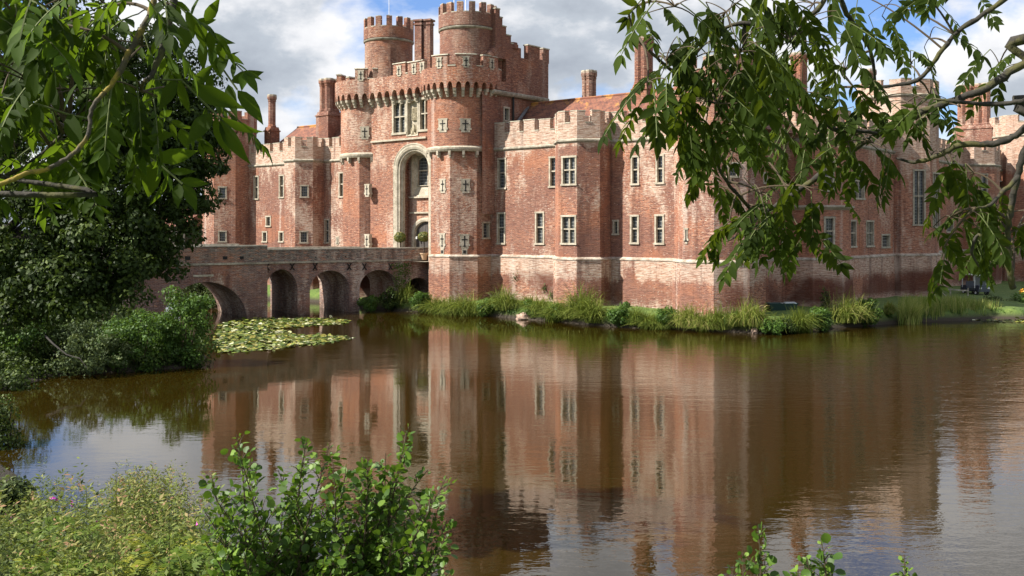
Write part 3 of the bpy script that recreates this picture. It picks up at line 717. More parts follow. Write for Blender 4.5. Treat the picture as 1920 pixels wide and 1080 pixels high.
# the niche with its two carved reliefs
mb = MB(); A_, B_, C_, E_ = nx0+.12, nx1-.12, nz0+.1, nz1-.1
r0 = rect(YG-.06, A_-.13, B_+.13, C_-.05, E_+.12); r1 = rect(YG-.04, A_, B_, C_, E_); r2 = rect(YG+.30, A_+.06, B_-.06, C_+.25, E_-.06)
for P_, Q_ in ((r0, r1), (r1, r2)):
    for i in range(4): j = (i+1) % 4; mb.quad([P_[i], P_[j], Q_[j], Q_[i]])
mb.quad(r2); niche = mb.build('niche', M['stone'], castle)
mb = MB(); nc = (A_+B_)/2+.05; sh = zz(212, 82.2)
mb.box((nc, YG+.24, sh), (.62, .12, 1.1)); random.seed(3)
for i in range(5):
    for j in range(8): mb.box((nc-.24+i*.12+random.uniform(-.02, .02), YG+.16, sh-.45+j*.13), (.07, random.uniform(.03, .12), .09), taper=.6)
mb.build('carved_shield', M['carved'], niche)
mb = MB(); zc = zz(243, 82.2)
base = Vector((nc, YG+.14, zc-.55))
mb.box((nc, YG+.16, zc-.62), (.8, .2, .2))
mb.tube([base+Vector((-.18, 0, .05)), base+Vector((-.05, -.03, .35)), base+Vector((.05, -.02, .7)), base+Vector((.0, -.04, .95)), base+Vector((-.12, -.08, 1.08))], [.16, .2, .17, .12, .08], 8)
mb.tube([base+Vector((.25, 0, .0)), base+Vector((.34, 0, .4)), base+Vector((.28, 0, .8)), base+Vector((.18, 0, 1.0))], [.05, .06, .05, .03], 6)
mb.tube([base+Vector((-.05, -.05, .8)), base+Vector((-.25, -.08, .6)), base+Vector((-.33, -.08, .35))], [.07, .06, .04], 6)
mb.tube([base+Vector((.1, -.03, .3)), base+Vector((.22, -.07, .2)), base+Vector((.18, -.07, 0))], [.12, .1, .06], 6)
mb.build('carved_beast', M['carved'], niche, smooth=True)
# upper drums
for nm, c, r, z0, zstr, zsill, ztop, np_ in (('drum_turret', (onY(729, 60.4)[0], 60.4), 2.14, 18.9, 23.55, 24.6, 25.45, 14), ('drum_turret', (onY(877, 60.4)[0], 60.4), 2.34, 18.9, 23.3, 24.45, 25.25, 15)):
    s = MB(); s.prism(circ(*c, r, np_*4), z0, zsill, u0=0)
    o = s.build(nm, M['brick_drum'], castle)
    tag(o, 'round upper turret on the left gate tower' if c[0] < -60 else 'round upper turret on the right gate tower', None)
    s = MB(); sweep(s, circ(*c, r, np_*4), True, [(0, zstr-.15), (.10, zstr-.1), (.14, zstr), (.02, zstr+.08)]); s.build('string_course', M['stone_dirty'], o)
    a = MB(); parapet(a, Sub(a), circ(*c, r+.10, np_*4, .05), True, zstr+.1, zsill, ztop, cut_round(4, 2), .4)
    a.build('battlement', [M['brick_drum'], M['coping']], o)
# rear block of the gatehouse
XE = -52.0
yb1 = 67.9
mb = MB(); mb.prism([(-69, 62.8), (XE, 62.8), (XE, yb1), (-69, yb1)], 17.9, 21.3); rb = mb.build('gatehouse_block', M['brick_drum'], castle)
mb = MB(); d_, ws = win_on((XE-.35, 59.5), (XE-.35, yb1), [(943.5, 955.5, 200, 229, T0)]); a_, b_, c_, e_, k_ = ws[0]
panel(mb, (XE-.35, 59.5), (XE-.35, yb1), 8, 18.0, [(a_+.14, b_-.14, c_+.14, e_-.14)], .3); mb.quad([(XE-.35, yb1, 8), (-60, yb1, 8), (-60, yb1, 18), (XE-.35, yb1, 18)]); mb.build('block_wall', M['brick_drum'], castle)
window((XE-.35, 59.5+a_+.14), (0, 1), b_-a_-.28, c_+.14, e_-.14, **k_)
s = MB(); sweep(s, [(XE, 60.5), (XE, yb1)], False, [(-.35, 17.85), (.0, 17.9), (.1, 18.02), (.12, 18.15), (.0, 18.25)]); s.build('string_course', M['stone_dirty'], rb)
mb = MB(); cp = MB(); yy = lambda px: onX(px, XE)[0]
def blk(mb_, ya, yb, za, zb, x0=XE-.5, x1=XE): mb_.hexa([(x0, ya, za), (x1, ya, za), (x1, yb, za), (x0, yb, za)], [(x0, ya, zb), (x1, ya, zb), (x1, yb, zb), (x0, yb, zb)])
stp = [(936, 18, 1), (941, 34, 1), (948, 51, 1), (957, 68, 1), (966, 84, 1)]
prev = yy(929)
for px, py, _ in stp:
    y1_ = yy(px+1); t_ = onX(px, XE)[1]; z_ = zz(py, t_); lo = 20.9 if px < 950 else 18.2
    blk(mb, prev+.001, y1_, lo, z_, XE-.45, XE+.001*px/100); blk(cp, prev-.04, y1_+.04, z_+.002, z_+.1, XE-.5, XE+.05); prev = y1_
blk(mb, 60.9, 62.79, 18.3, 19.0); 
blk(mb, prev+.001, yy(977), 21.3, 22.1); 
for pa, pb, py in ((990, 1012, 90), (1018.5, 1029.5, 94)):
    z_ = zz(py, onX(pb, XE)[1]); blk(mb, yy(pa), yy(pb), 21.302, z_, XE-.45, XE+.002); blk(cp, yy(pa)-.05, yy(pb)+.05, z_+.002, z_+.1, XE-.5, XE+.05)
blk(mb, yy(1012), yy(1018.5), 21.302, zz(112, onX(1015, XE)[1]), XE-.45, XE+.003)
# parapet return on the north side and arch under the steps
mb.tube([(XE-.25, 60.2, 20.9), (XE-.25, 60.9, 21.5), (XE-.25, 61.5, 22.0)], .35, 8)
o = mb.build('stepped_battlement', M['brick_drum'], rb); cp.build('coping', M['coping'], o)
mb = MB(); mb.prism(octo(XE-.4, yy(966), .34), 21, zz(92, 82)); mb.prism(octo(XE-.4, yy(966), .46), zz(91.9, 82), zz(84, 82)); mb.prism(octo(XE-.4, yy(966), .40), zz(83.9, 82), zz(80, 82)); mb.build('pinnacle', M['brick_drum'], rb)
mb = MB(); mb.tube([(XE-.2, onX(966, XE)[0], 18.0), (XE-.2, onX(966, XE)[0], 15.5), (XE-.1, onX(962, XE)[0]-.2, 14.9)], .09, 8); mb.build('downpipe', M['iron'], castle)
mb = MB(); pA = onY(976, 64.5); pB = onY(957, Y0+.5)
mb.hexa([(pB[0]-.15, Y0+.5, 14.6), (pB[0]+.15, Y0+.5, 14.6), (pA[0]+.15, 65.5, 17.2), (pA[0]-.15, 65.5, 17.2)], [(pB[0]-.15, Y0+.5, 14.75), (pB[0]+.15, Y0+.5, 14.75), (pA[0]+.15, 65.5, 17.35), (pA[0]-.15, 65.5, 17.35)]); mb.build('lead_flashing', M['lead'], castle)
# twin stack between the turrets
def chimney(x, y, w, d, z0, zb, zt, nx, ny, rz=0, mat='brick_drum', parent=castle, capd=.1, sc=.42, shaft=8):
    mb = MB(); mb.box((x, y, (z0+zb)/2), (w, d, zb-z0), rz); mb.box((x, y, zb+.06), (w+.16, d+.16, .12), rz)
    mb.box((x, y, zb+.3), (w, d, .36), rz, taper=.86)
    co, si = math.cos(rz), math.sin(rz)
    for i in range(nx):
        for j in range(ny):
            lx = (i-(nx-1)/2)*(w*.84/max(nx, 1)); ly = (j-(ny-1)/2)*(d*.84/max(ny, 1)); qx, qy = x+lx*co-ly*si, y+lx*si+ly*co; r = sc
            cc = lambda rr: circ(qx, qy, rr, shaft, PI/8+rz)
            mb.frust(cc(r*1.15), zb+.4, cc(r*1.15), zb+.6); mb.frust(cc(r*1.15), zb+.6, cc(r), zb+.75); mb.frust(cc(r), zb+.75, cc(r), zt-.75)
            for (ra, za, rb_, zb_) in ((r, zt-.75, r*1.12, zt-.72), (r*1.12, zt-.72, r*1.12, zt-.62), (r*1.02, zt-.62, r*1.3, zt-.42), (r*1.3, zt-.42, r*1.3, zt-.12), (r*1.3, zt-.12, r*1.15, zt)): mb.frust(cc(ra), za, cc(rb_), zb_)
            mb.quad([(*p, zt-.02) for p in cc(r*1.15)])
    o = mb.build('chimney', M[mat], parent)
    for i in range(nx):
        for j in range(ny):
            lx = (i-(nx-1)/2)*(w*.84/max(nx, 1)); ly = (j-(ny-1)/2)*(d*.84/max(ny, 1)); qx, qy = x+lx*co-ly*si, y+lx*si+ly*co
            cm = MB(); cm.frust(circ(qx, qy, sc*1.31, shaft, PI/8+rz), zt-.2, circ(qx, qy, sc*1.25, shaft, PI/8+rz), zt+.02); cm.quad([(*p, zt+.02) for p in circ(qx, qy, sc*1.25, shaft, PI/8+rz)]); cm.build('chimney_cap', M['coping'], o)
    return o
mb = MB(); X_, t_ = onY(795, 66); zt = zz(39, t_)
for k in (-.42, .42):
    mb.box((X_+k*.9, 66+k*.5, (zt+17)/2), (.72, .72, zt-17), .3); mb.box((X_+k*.9, 66+k*.5, zt-.35), (.86, .86, .2), .3); mb.box((X_+k*.9, 66+k*.5, zt), (.98, .98, .16), .3)
mb.build('chimney', M['brick_drum'], castle)
# flag poles and aerial
# ---- right wing ----------------------------------------------------------
B2 = (-42.94, 60.5, 1.72)
o = wall('curtain_wall', (-53.2, Y0), (-44.3, Y0), ZS, [(932.5, 949.5, 295.5, 355.5, T1), (931.5, 948, 397.5, 459, T1), (1029, 1045.5, 292.5, 352.5, T1), (1003, 1021, 396, 459.5, T1)])
stringc([(-53.2, Y0), (-44.3, Y0)], False, ZS, o); battl('battlement', [(-52.6, Y0-.02), (-44.8, Y0-.02)], False, ZS, 14.62, 15.5, cut_wall(1.52, 1.08), o)
o = octower('bay_tower', *B2, 13.4, {0: [(1052.5, 1081.5, 291.5, 348.5, T2), (1051.5, 1081, 402.5, 459.5, T2)]}, eps=.003)
stringc(octo(*B2), True, ZS+.003, o); battl('battlement', octo(*B2, .02), True, ZS, 14.65, 15.52, cut_oct(.5), o)
o = wall('curtain_wall', (-41.6, Y0), (-33.6, Y0), ZS, [(1182.5, 1199, 291, 348, T1), (1229, 1246, 288.5, 346, T1), (1148.5, 1161, 411.5, 441.5, T0), (1181, 1198.5, 402, 458.5, T1), (1227, 1246, 401, 459.5, T1)], slits=[])
stringc([(-41.6, Y0), (-33.6, Y0)], False, ZS, o); battl('battlement', [(-41.1, Y0-.02), (-34.6, Y0-.02)], False, ZS, 14.62, 15.5, cut_wall(1.52, 1.08), o)
# south east corner tower
SE = (-32.3, 61.7, 2.34)
o = octower('corner_tower', *SE, 16.5, {1: [(1362.5, 1385, 303, 334, T0)]}, {0: [(1284, 1289.5, 427, 457, NOC)]}, eps=.006, mat='brick_tower')
stringc(octo(*SE), True, 16.5, o); battl('battlement', octo(*SE, .04), True, 16.5, 17.6, 18.4, cut_oct(.75), o, 'brick_tower')
# ---- east range ----------------------------------------------------------
XW = -30.6
EB = (-29.44, 71.35, 2.1)
def ewall(y0_, y1_, x, specs, mat='brick_sky_fill', crown=True):
    o = wall('curtain_wall', (x, y0_), (x, y1_), ZS, specs, mat)
    stringc([(x, y0_), (x, y1_)], False, ZS, o)
    if crown: battl('battlement', [(x+.02, y0_), (x+.02, y1_)], False, ZS, 14.62, 15.5, cut_wall(1.6, 1.1), o, mat)
    return o
ewall(62.5, 70, XW, [(1463, 1480, 300, 345, T1), (1464, 1480, 404, 456, T1), (1430, 1439, 322, 346, T0)])
o = octower('bay_tower', *EB, 13.4, {1: [(1544, 1566, 405.5, 464, T1), (1543, 1565, 306, 360, T1)]}, mat='brick_sky_fill', eps=.003)
stringc(octo(*EB), True, ZS+.003, o); battl('battlement', octo(*EB, .02), True, ZS, 14.65, 15.52, cut_oct(.5), o, 'brick_sky_fill')
mb = MB(); sweep(mb, octo(*EB)[0:4], False, [(0, zz(394, 72)), (.12, zz(392, 72)), (.30, zz(389, 72)), (.30, zz(387, 72)), (0, zz(385, 72))]); mb.build('oriel_ledge', M['stone'], o)
ewall(72.6, 86.5, -27.9, [(1593.5, 1605.5, 411.5, 465, T1), (1601, 1621, 307, 375, T2), (1623.5, 1638.5, 412.5, 464, T2), (1652.5, 1668.5, 438, 466, T0)])
CB = (-28.64, 88.2, 2.6)
o = octower('chapel_tower', *CB, 18.3, {1: [(1711, 1736, 317, 424, T2)], 2: [(1748.5, 1762, 323, 428, T2)]}, mat='brick_sky_fill', eps=.004)
stringc(octo(*CB), True, 18.3, o); battl('battlement', octo(*CB, .02), True, 18.3, 18.9, 19.6, cut_oct(.7), o, 'brick_sky_fill')
ewall(90.5, 109, -28.2, [(1774, 1787.5, 412, 437, T0)])
DB = (-28.2, 109.8, 2.2)
o = octower('bay_tower', *DB, 13.4, {1: [(1839, 1852.5, 325, 385, T1)]}, mat='brick_sky_fill', eps=.003)
stringc(octo(*DB), True, ZS+.003, o); battl('battlement', octo(*DB, .02), True, ZS, 14.8, 15.6, cut_oct(.6), o, 'brick_sky_fill')
ewall(111, 119, -27.2, [(1868.5, 1881.5, 338, 391, T1)])
NE = (-25.0, 122.5, 3.3)
o = octower('corner_tower', *NE, 17.2, mat='brick_sky_fill', eps=.006)
stringc(octo(*NE), True, 17.2, o); battl('battlement', octo(*NE, .04), True, 17.2, 18.6, 19.4, cut_oct(.9), o, 'brick_sky_fill')
# back and west walls so that the block is whole
wall('curtain_wall', (-28, 122), (-88, 122), ZS, plinth=False); wall('curtain_wall', (-89.5, 122), (-89.5, 60), ZS, plinth=False)
# ---- roofs ---------------------------------------------------------------
def gable(xa, xb, ya, yr, yb, ze, zr, hipL=0, hipR=0):
    mb = MB(); A_ = (xa, ya, ze); B_ = (xb, ya, ze); C_ = (xb, yb, ze); D_ = (xa, yb, ze); R0 = (xa+hipL, yr, zr); R1_ = (xb-hipR, yr, zr)
    l = math.hypot(yr-ya, zr-ze)
    mb.quad([A_, B_, R1_, R0], [(xa, 0), (xb, 0), (xb-hipR, l), (xa+hipL, l)]); mb.quad([C_, D_, R0, R1_], [(xb, 0), (xa, 0), (xa+hipL, l), (xb-hipR, l)])
    mb.quad([D_, A_, R0], [(0, 0), (yb-ya, 0), (yr-ya, l)]); mb.quad([B_, C_, R1_], [(0, 0), (yb-ya, 0), (yr-ya, l)])
    mb.tube([R0, R1_], .12, 6); return mb
r1 = gable(-52.4, -33, Y0+.9, 66, 71, 13.7, 17.6).build('roof', M['tile'], castle)
r2 = gable(onY(531, 66)[0], -68.4, Y0+.9, 66, 71, 13.7, 17.7, hipL=2.5).build('roof', M['tile'], castle)
mb = MB(); mb.prism([(-52, Y0+.45), (-33, Y0+.45), (-33, Y0+.95), (-52, Y0+.95)], 13.2, 13.69); mb.prism([(-88, Y0+.45), (-68, Y0+.45), (-68, 71), (-88, 71)], 13.2, 13.6); mb.build('wall_walk', M['lead'], castle)
def gabley(ya, yb, xa, xr, xb, ze, zr):
    mb = MB(); l = math.hypot(xr-xa, zr-ze)
    mb.quad([(xb, ya, ze), (xb, yb, ze), (xr, yb, zr), (xr, ya, zr)], [(ya, 0), (yb, 0), (yb, l), (ya, l)]); mb.quad([(xa, yb, ze), (xa, ya, ze), (xr, ya, zr), (xr, yb, zr)], [(yb, 0), (ya, 0), (ya, l), (yb, l)])
    mb.quad([(xa, ya, ze), (xb, ya, ze), (xr, ya, zr)]); mb.quad([(xb, yb, ze), (xa, yb, ze), (xr, yb, zr)]); return mb
r3 = gabley(63, 118, -38, -34, -29.2, 13.7, 17.6).build('roof', M['tile'], castle)
mb = MB(); mb.prism([(onY(470, 64)[0], 63.5), (onY(500, 64)[0]+3, 63.5), (onY(500, 64)[0]+3, 66), (onY(470, 64)[0], 66)], 13.6, 15.9); mb.build('attic_wall', M['brick_drum'], castle)
def chim(px, ys, py_base, py_top, wpx, y, **kw):
    X_, t_ = onY(px, y); w = wpx*t_/FP; return X_, t_, w
X_, t_, w = chim(510, 0, 0, 0, 0, 64); chimney(X_, 64, 1.15, 1.15, 13.6, zz(247, t_), zz(178, t_), 1, 1, sc=.40, parent=r2)
X_, t_, w = chim(617.5, 0, 0, 0, 0, 64.5); chimney(X_, 64.5, 1.9, 1.9, 13.6, zz(219, t_), zz(149, t_), 2, 2, sc=.42, parent=r2)
X_, t_, w = chim(1104.5, 0, 0, 0, 0, 69.5); chimney(X_, 69.5, 1.1, 1.1, 13.6, zz(200, t_), zz(133, t_), 2, 2, sc=.30, parent=r1)
X_, t_, w = chim(1207, 0, 0, 0, 0, 66); chimney(X_, 66, 1.35, 1.35, 13.6, zz(170, t_), zz(69, t_), 2, 2, sc=.34, parent=r1)
def chy(px, X, zb, py_top, **kw):
    y, t_ = onX(px, X); return chimney(X, y, kw.pop('w'), kw.pop('d'), 13.6, zb, zz(py_top, t_), parent=r3, **kw)
chy(1498, -34, 17.6, 100, w=1.2, d=1.5, nx=2, ny=2, sc=.33)
chy(1628, -34, 18, 131, w=1.2, d=1.6, nx=2, ny=2, sc=.34)
X_ = -30.6; y_, t_ = onX(1826, X_); chimney(X_, y_, 4.2, 1.5, 12, zz(243, t_), zz(158, t_), 4, 1, sc=.46, parent=r3, mat='brick_tower')
mb = MB(); y_, t_ = onX(1790, -29.3)
mb.tube([(-33.0, y_+1, 17.4), (-29.0, y_+1, 14.2)], .12, 5); mb.build('verge_flashing', M['coping'], r3)
# flag poles
def pole(px, y, z0, py_top, label, cat='flagpole', r=.045):
    X_, t_ = onY(px, y); p = thing('flagpole', label, cat, (X_, y, z0), 'poles on the gatehouse turrets')
    mb = MB(); mb.tube([(X_, y, z0), (X_, y, zz(py_top, t_))], [r, r*.7], 8, 0); mb.build('pole', simple('painted pole', (.75, .75, .75), .4), p)
    mb = MB(); mb.box((X_, y, z0+.1), (.3, .3, .2)); mb.build('base', M['iron'], p)
pole(729.5, 60.4, 24.61, -22, 'thin grey mast standing on the left round gatehouse turret', r=.03)
pole(851.5, 60.2, 24.46, -20, 'white pole on the right round turret, left of the pair')
pole(873, 60.2, 24.46, -20, 'white pole on the right round turret, right of the pair')
# ---- bridge ----------------------------------------------------------------
BA = math.radians(33)
bu = (-math.cos(BA)*ST+math.sin(BA)*CT, -math.cos(BA)*CT-math.sin(BA)*ST)
g0 = cam2w((809-960)/FP*83.3, 83.3)
def bpt(s, k=0): # k = metres behind the near face
    return (g0[0]+bu[0]*s+(bu[1])*k, g0[1]+bu[1]*s-(bu[0])*k)
def bs(px):
    a = (px-960)/FP; r0, t0 = w2cam(*g0); ru, tu = w2cam(*bu); return (a*t0-r0)/(ru-a*tu)
def bt(s): return w2cam(*bpt(s))[1]
bridge = thing('bridge', 'brick bridge with round arches crossing the moat to the castle gate', 'bridge', (*bpt(12), 0))
BW = 6.4; ZD = 4.15
def P3(s, k, z): p = bpt(s, k); return (p[0], p[1], z)
E1 = bs(497)
arches = [(bs(808), bs(757), 1.3, zz(521, bt(2)), -.5), (bs(745), bs(674), 1.9, zz(506, bt(bs(708))), ZB), (bs(655), bs(581), 1.9, zz(507, bt(bs(618))), ZB), (bs(558), E1, 1.9, zz(505, bt(bs(528))), ZB)]
mb = MB(); ring = MB(); J = 16
def span(sa, sb, k0, zt, flip):
    q = [(sa, zt), (sb, zt)]
def facequad(s0, s1, z0a, z0b, z1, k, flip):
    pts = [P3(s1, k, z0b), P3(s0, k, z0a), P3(s0, k, z1), P3(s1, k, z1)]; uv = [(-s1, z0b), (-s0, z0a), (-s0, z1), (-s1, z1)]
    if flip: pts = pts[::-1]; uv = uv[::-1]
    mb.quad(pts, uv)
def archrun(sa, sb, zsp, zcr, zbot, kn, kf, rings=1):
    c = (sa+sb)/2; hw = (sb-sa)/2
    cur = [(c-hw*math.cos(PI*j/J), zsp+(zcr-zsp)*math.sin(PI*j/J)) for j in range(J+1)]
    for p, q in zip(cur[:-1], cur[1:]):
        for k, fl in ((kn, 0), (kf, 1)): facequad(p[0], q[0], p[1], q[1], ZD, k, fl)
        mb.quad([P3(p[0], kn, p[1]), P3(q[0], kn, q[1]), P3(q[0], kf, q[1]), P3(p[0], kf, p[1])])
    for s in (sa, sb): 
        pts = [P3(s, kn, zbot), P3(s, kf, zbot), P3(s, kf, zsp), P3(s, kn, zsp)]; uv = [(kn, zbot), (kf, zbot), (kf, zsp), (kn, zsp)]
        mb.quad(pts, uv)
    # voussoir ring
    NV = max(14, int(PI*hw/.16))
    for rg in range(rings):
        for j in range(NV):
            a0, a1 = PI*(j+.06)/NV, PI*(j+.94)/NV; r0, r1 = .0+rg*.3, .29+rg*.3
            f = lambda a, r: (c-(hw+r)*math.cos(a), zsp+(zcr-zsp+r)*math.sin(a))
            q = [f(a0, r0), f(a1, r0), f(a1, r1), f(a0, r1)]; kk = kn-.035-random.uniform(0, .015)-rg*.01
            ring.hexa([P3(s, kn+.02, z) for s, z in q], [P3(s, kk, z) for s, z in q], 0)
cuts = sorted(arches); prev = -.3
for (sa, sb, zsp, zcr, zbot) in cuts:
    for k, fl in ((0, 0), (BW, 1)): facequad(prev, sa, ZB, ZB, ZD, k, fl)
    archrun(sa, sb, zsp, zcr, ZB, 0, BW); prev = sb
# wider outer section
KW = -.55; KW2 = BW+.55
s_a, s_b = bs(459), bs(300); SEND = bs(-120)
for k, fl in ((KW, 0), (KW2, 1)): facequad(E1, s_a, ZB, ZB, ZD, k, fl)
mb.quad([P3(E1, KW, ZB), P3(E1, KW, ZD), P3(E1, KW2, ZD), P3(E1, KW2, ZB)])
_zd = ZD
archrun(s_a, s_b, -.2, zz(528, bt(bs(380))), ZB, KW, KW2, 3)
for k, fl in ((KW, 0), (KW2, 1)): facequad(s_b, SEND, ZB, ZB, ZD, k, fl)
arch_part = mb.build('arch_wall', M['brick_bridge'], bridge)
ring.build('arch_ring', M['brick_bridge'], arch_part)
mb = MB(); mb.quad([P3(-.3, 0, ZD), P3(-.3, BW, ZD), P3(E1, BW, ZD), P3(E1, 0, ZD)][::-1]); mb.quad([P3(E1, KW, ZD), P3(E1, KW2, ZD), P3(SEND, KW2, ZD), P3(SEND, KW, ZD)][::-1]); mb.build('deck', M['stone_dirty'], bridge)
def bpar(s0, s1, k0, k1, z0, z1, nm='parapet'):
    mb = MB(); cp = Sub(mb); n = max(1, int((s1-s0)/2.2))
    for i in range(n):
        a, b_ = s0+(s1-s0)*i/n, s0+(s1-s0)*(i+1)/n; h = z1+random.uniform(-.015, .015)
        mb.hexa([P3(a, k0, z0), P3(a, k1, z0), P3(b_, k1, z0), P3(b_, k0, z0)], [P3(a, k0, h), P3(a, k1, h), P3(b_, k1, h), P3(b_, k0, h)])
        cp.hexa([P3(a+.01, k0-.06, h+.003), P3(a+.01, k1+.06, h+.003), P3(b_-.01, k1+.06, h+.003), P3(b_-.01, k0-.06, h+.003)], [P3(a+.01, k0-.03, h+.10), P3(a+.01, k1+.03, h+.10), P3(b_-.01, k1+.03, h+.10), P3(b_-.01, k0-.03, h+.10)])
    q = mb.build(nm, [M['par'], M['coping']], bridge)
    c = MB(); sn = [P3(s0, k0 if k0 < 2 else k1, 0)[:2], P3(s1, k0 if k0 < 2 else k1, 0)[:2]]
    if k0 < 2: c.hexa([P3(s0, k0-.1, z0-.06), P3(s0, k0+.05, z0-.06), P3(s1, k0+.05, z0-.06), P3(s1, k0-.1, z0-.06)], [P3(s0, k0-.1, z0+.1), P3(s0, k0+.05, z0+.1), P3(s1, k0+.05, z0+.1), P3(s1, k0-.1, z0+.1)]); c.build('string_course', M['stone_dirty'], q)
M['par'] = brick('weathered parapet brick', (.21, .18, .15), (.10, .088, .075), mortar=(.35, .33, .28), lime=.7, bands=False, grime=.0)
ztp = zz(467, bt(7))
bpar(-.2, E1, 0, .42, ZD+.003, ztp); bpar(-.2, E1, BW-.42, BW, ZD+.003, ztp)
ztp2 = zz(462.5, bt(E1+3))
bpar(E1, SEND, KW, KW+.45, ZD+.003, ztp2); bpar(E1, SEND, KW2-.45, KW2, ZD+.003, ztp2)
mb = MB()
for px, ln in ((348, .4), (418, .34), (449, .3), (592, .12), (615, .12), (648, .12)):
    s = bs(px); k = KW if px < 497 else 0
    mb.hexa([P3(s-ln/2, k-.012, 4.5), P3(s+ln/2, k-.012, 4.5), P3(s+ln/2, k+.05, 4.5), P3(s-ln/2, k+.05, 4.5)][::-1], [P3(s-ln/2, k-.012, 4.5+ln*.7), P3(s+ln/2, k-.012, 4.5+ln*.7), P3(s+ln/2, k+.05, 4.5+ln*.7), P3(s-ln/2, k+.05, 4.5+ln*.7)][::-1])
mb.build('drain_holes', M['hole_shade'], bridge)  # raised near-black blocks, the shade of each hole put into the colour
mb = MB(); s0_, s1_ = bs(396), bs(358)
mb.hexa([P3(s0_, KW-.08, 3.25), P3(s1_, KW-.08, 3.25), P3(s1_, KW+.05, 3.25), P3(s0_, KW+.05, 3.25)][::-1], [P3(s0_, KW-.08, 3.4), P3(s1_, KW-.08, 3.4), P3(s1_, KW+.05, 3.4), P3(s0_, KW+.05, 3.4)][::-1]); mb.build('stone_tablet', M['coping'], bridge)
for px in (500.5, 547.5, 590.5, 654.5, 683, 732):
    s = bs(px); z = zz(500, bt(s)); mb = MB()
    for sg in (-1, 1): mb.tube([P3(s-.17, -.05, z-.28*sg), P3(s+.17, -.05, z+.28*sg)], .045, 4)
    mb.build('tie_plate', M['iron'], bridge)
# railing beside the gate
rl = thing('railing', 'low black iron railing beside the bridge at the castle gate', 'railing', P3(1.0, BW-.9, ZD))
mb = MB(); sA, sB = .6, 3.2
for i in range(14):
    s = sA+(sB-sA)*i/13; mb.tube([P3(s, BW-.8, ZD), P3(s, BW-.8, ZD+1.45)], .018, 4)
mb.build('balusters', M['iron'], rl)
mb = MB(); mb.tube([P3(sA, BW-.8, ZD+1.3), P3(sB, BW-.8, ZD+1.3)], .03, 5); mb.tube([P3(sA, BW-.8, ZD+.3), P3(sB, BW-.8, ZD+.3)], .02, 5); mb.build('rail', M['iron'], rl)
# ---------------------------------------------------------------- moat and ground
sh_px = [(1920, 600), (1871, 598), (1800, 601), (1713, 604), (1623, 611), (1558, 616), (1490, 622), (1429, 626), (1340, 622), (1251, 617), (1180, 615), (1120, 611), (1040, 603), (970, 598), (900, 591), (810, 585), (740, 584)]
W_ = [cam2w(*p) for p in [(-13, 26), (-9.5, 21.5), (-6, 17), (-2, 15), (12, 13), (40, 11)]]+[(52, 60), (36, 100), (30, 180), (-10, 180), (-15, 130)]
W_ += [water_pt(*p) for p in sh_px]+[(-68, 58.0), (-80, 57.2), (-140, 57.4), (-140, 36), (-62, 36.5)]
W_ += [cam2w(*p) for p in [(-22.3, 64), (-18, 56), (-16, 51), (-15.2, 48), (-18, 46.3), (-21, 45), (-21.5, 38), (-17.5, 32)]]
WP = np.array(W_)
def sdist(X, Y):
    """signed distance to the moat outline, positive on land"""
    X = np.asarray(X, float); Y = np.asarray(Y, float); d = np.full(X.shape, 1e9); ins = np.zeros(X.shape, bool); n = len(WP)
    for i in range(n):
        ax, ay = WP[i]; bx, by = WP[(i+1) % n]; ex, ey = bx-ax, by-ay
        f = np.clip(((X-ax)*ex+(Y-ay)*ey)/(ex*ex+ey*ey), 0, 1); d = np.minimum(d, np.hypot(X-ax-f*ex, Y-ay-f*ey))
        c = ((ay > Y) != (by > Y)); xi = ax+(Y-ay)/(ey if abs(ey) > 1e-9 else 1e-9)*ex; ins ^= c & (X < xi)
    return np.where(ins, -d, d)
def wob(X, Y): return .10*np.sin(X*.9+Y*.4)+.08*np.sin(X*.37-Y*1.1)+.05*np.sin(X*2.3+Y*1.9)
def hgt(X, Y):
    d = sdist(X, Y); X = np.asarray(X, float); Y = np.asarray(Y, float)
    castle_side = (Y > 50+np.clip(X+20, 0, 100)*.0) & (X < 20) & (Y > 49) & ~((X < -56) & (Y < 50))
    land_c = np.minimum(np.where(d < .5, d*1.5, .75+(d-.5)*.14), 1.05)
    land_n = np.minimum(d*.36, np.where((w2cam(X, Y)[1] > 34) & (w2cam(X, Y)[0] < -10), 2.2+np.clip((34-w2cam(X, Y)[1])*.0, 0, 1), 5.0))
    land = np.where(castle_side, land_c, land_n)
    return np.where(d > 0, land, np.maximum(d*.9, -1.3)) + np.where(d > .3, wob(X, Y)*np.where(castle_side, .35, 1.2), 0)
def axis(lo, hi, st, far):
    a = list(np.arange(lo, hi+.01, st)); g = st; x = hi
    while x < far: g *= 1.35; x += g; a.append(x)
    g = st; x = lo; pre = []
    while x > -far: g *= 1.35; x -= g; pre.append(x)
    return np.array(pre[::-1]+a)
gx = axis(-105, 30, .75, 3500); gy = axis(-12, 135, .75, 3500)
GX, GY = np.meshgrid(gx, gy); GZ = hgt(GX, GY)
def gridmesh(name, GX, GY, GZ, mat):
    ny, nx = GX.shape; co = np.stack([GX, GY, GZ], -1).reshape(-1, 3).astype(np.float32)
    i = np.arange(ny*nx).reshape(ny, nx); q = np.stack([i[:-1, :-1], i[:-1, 1:], i[1:, 1:], i[1:, :-1]], -1).reshape(-1, 4)
    me = bpy.data.meshes.new(name); me.vertices.add(len(co)); me.vertices.foreach_set('co', co.ravel())
    me.loops.add(q.size); me.loops.foreach_set('vertex_index', q.ravel().astype(np.int32)); me.polygons.add(len(q))
    me.polygons.foreach_set('loop_start', np.arange(0, q.size, 4, dtype=np.int32)); me.polygons.foreach_set('use_smooth', np.ones(len(q), bool))
    me.update(calc_edges=True); me.materials.append(mat); o = bpy.data.objects.new(name, me); COL.objects.link(o); o['kind'] = 'structure'; return o
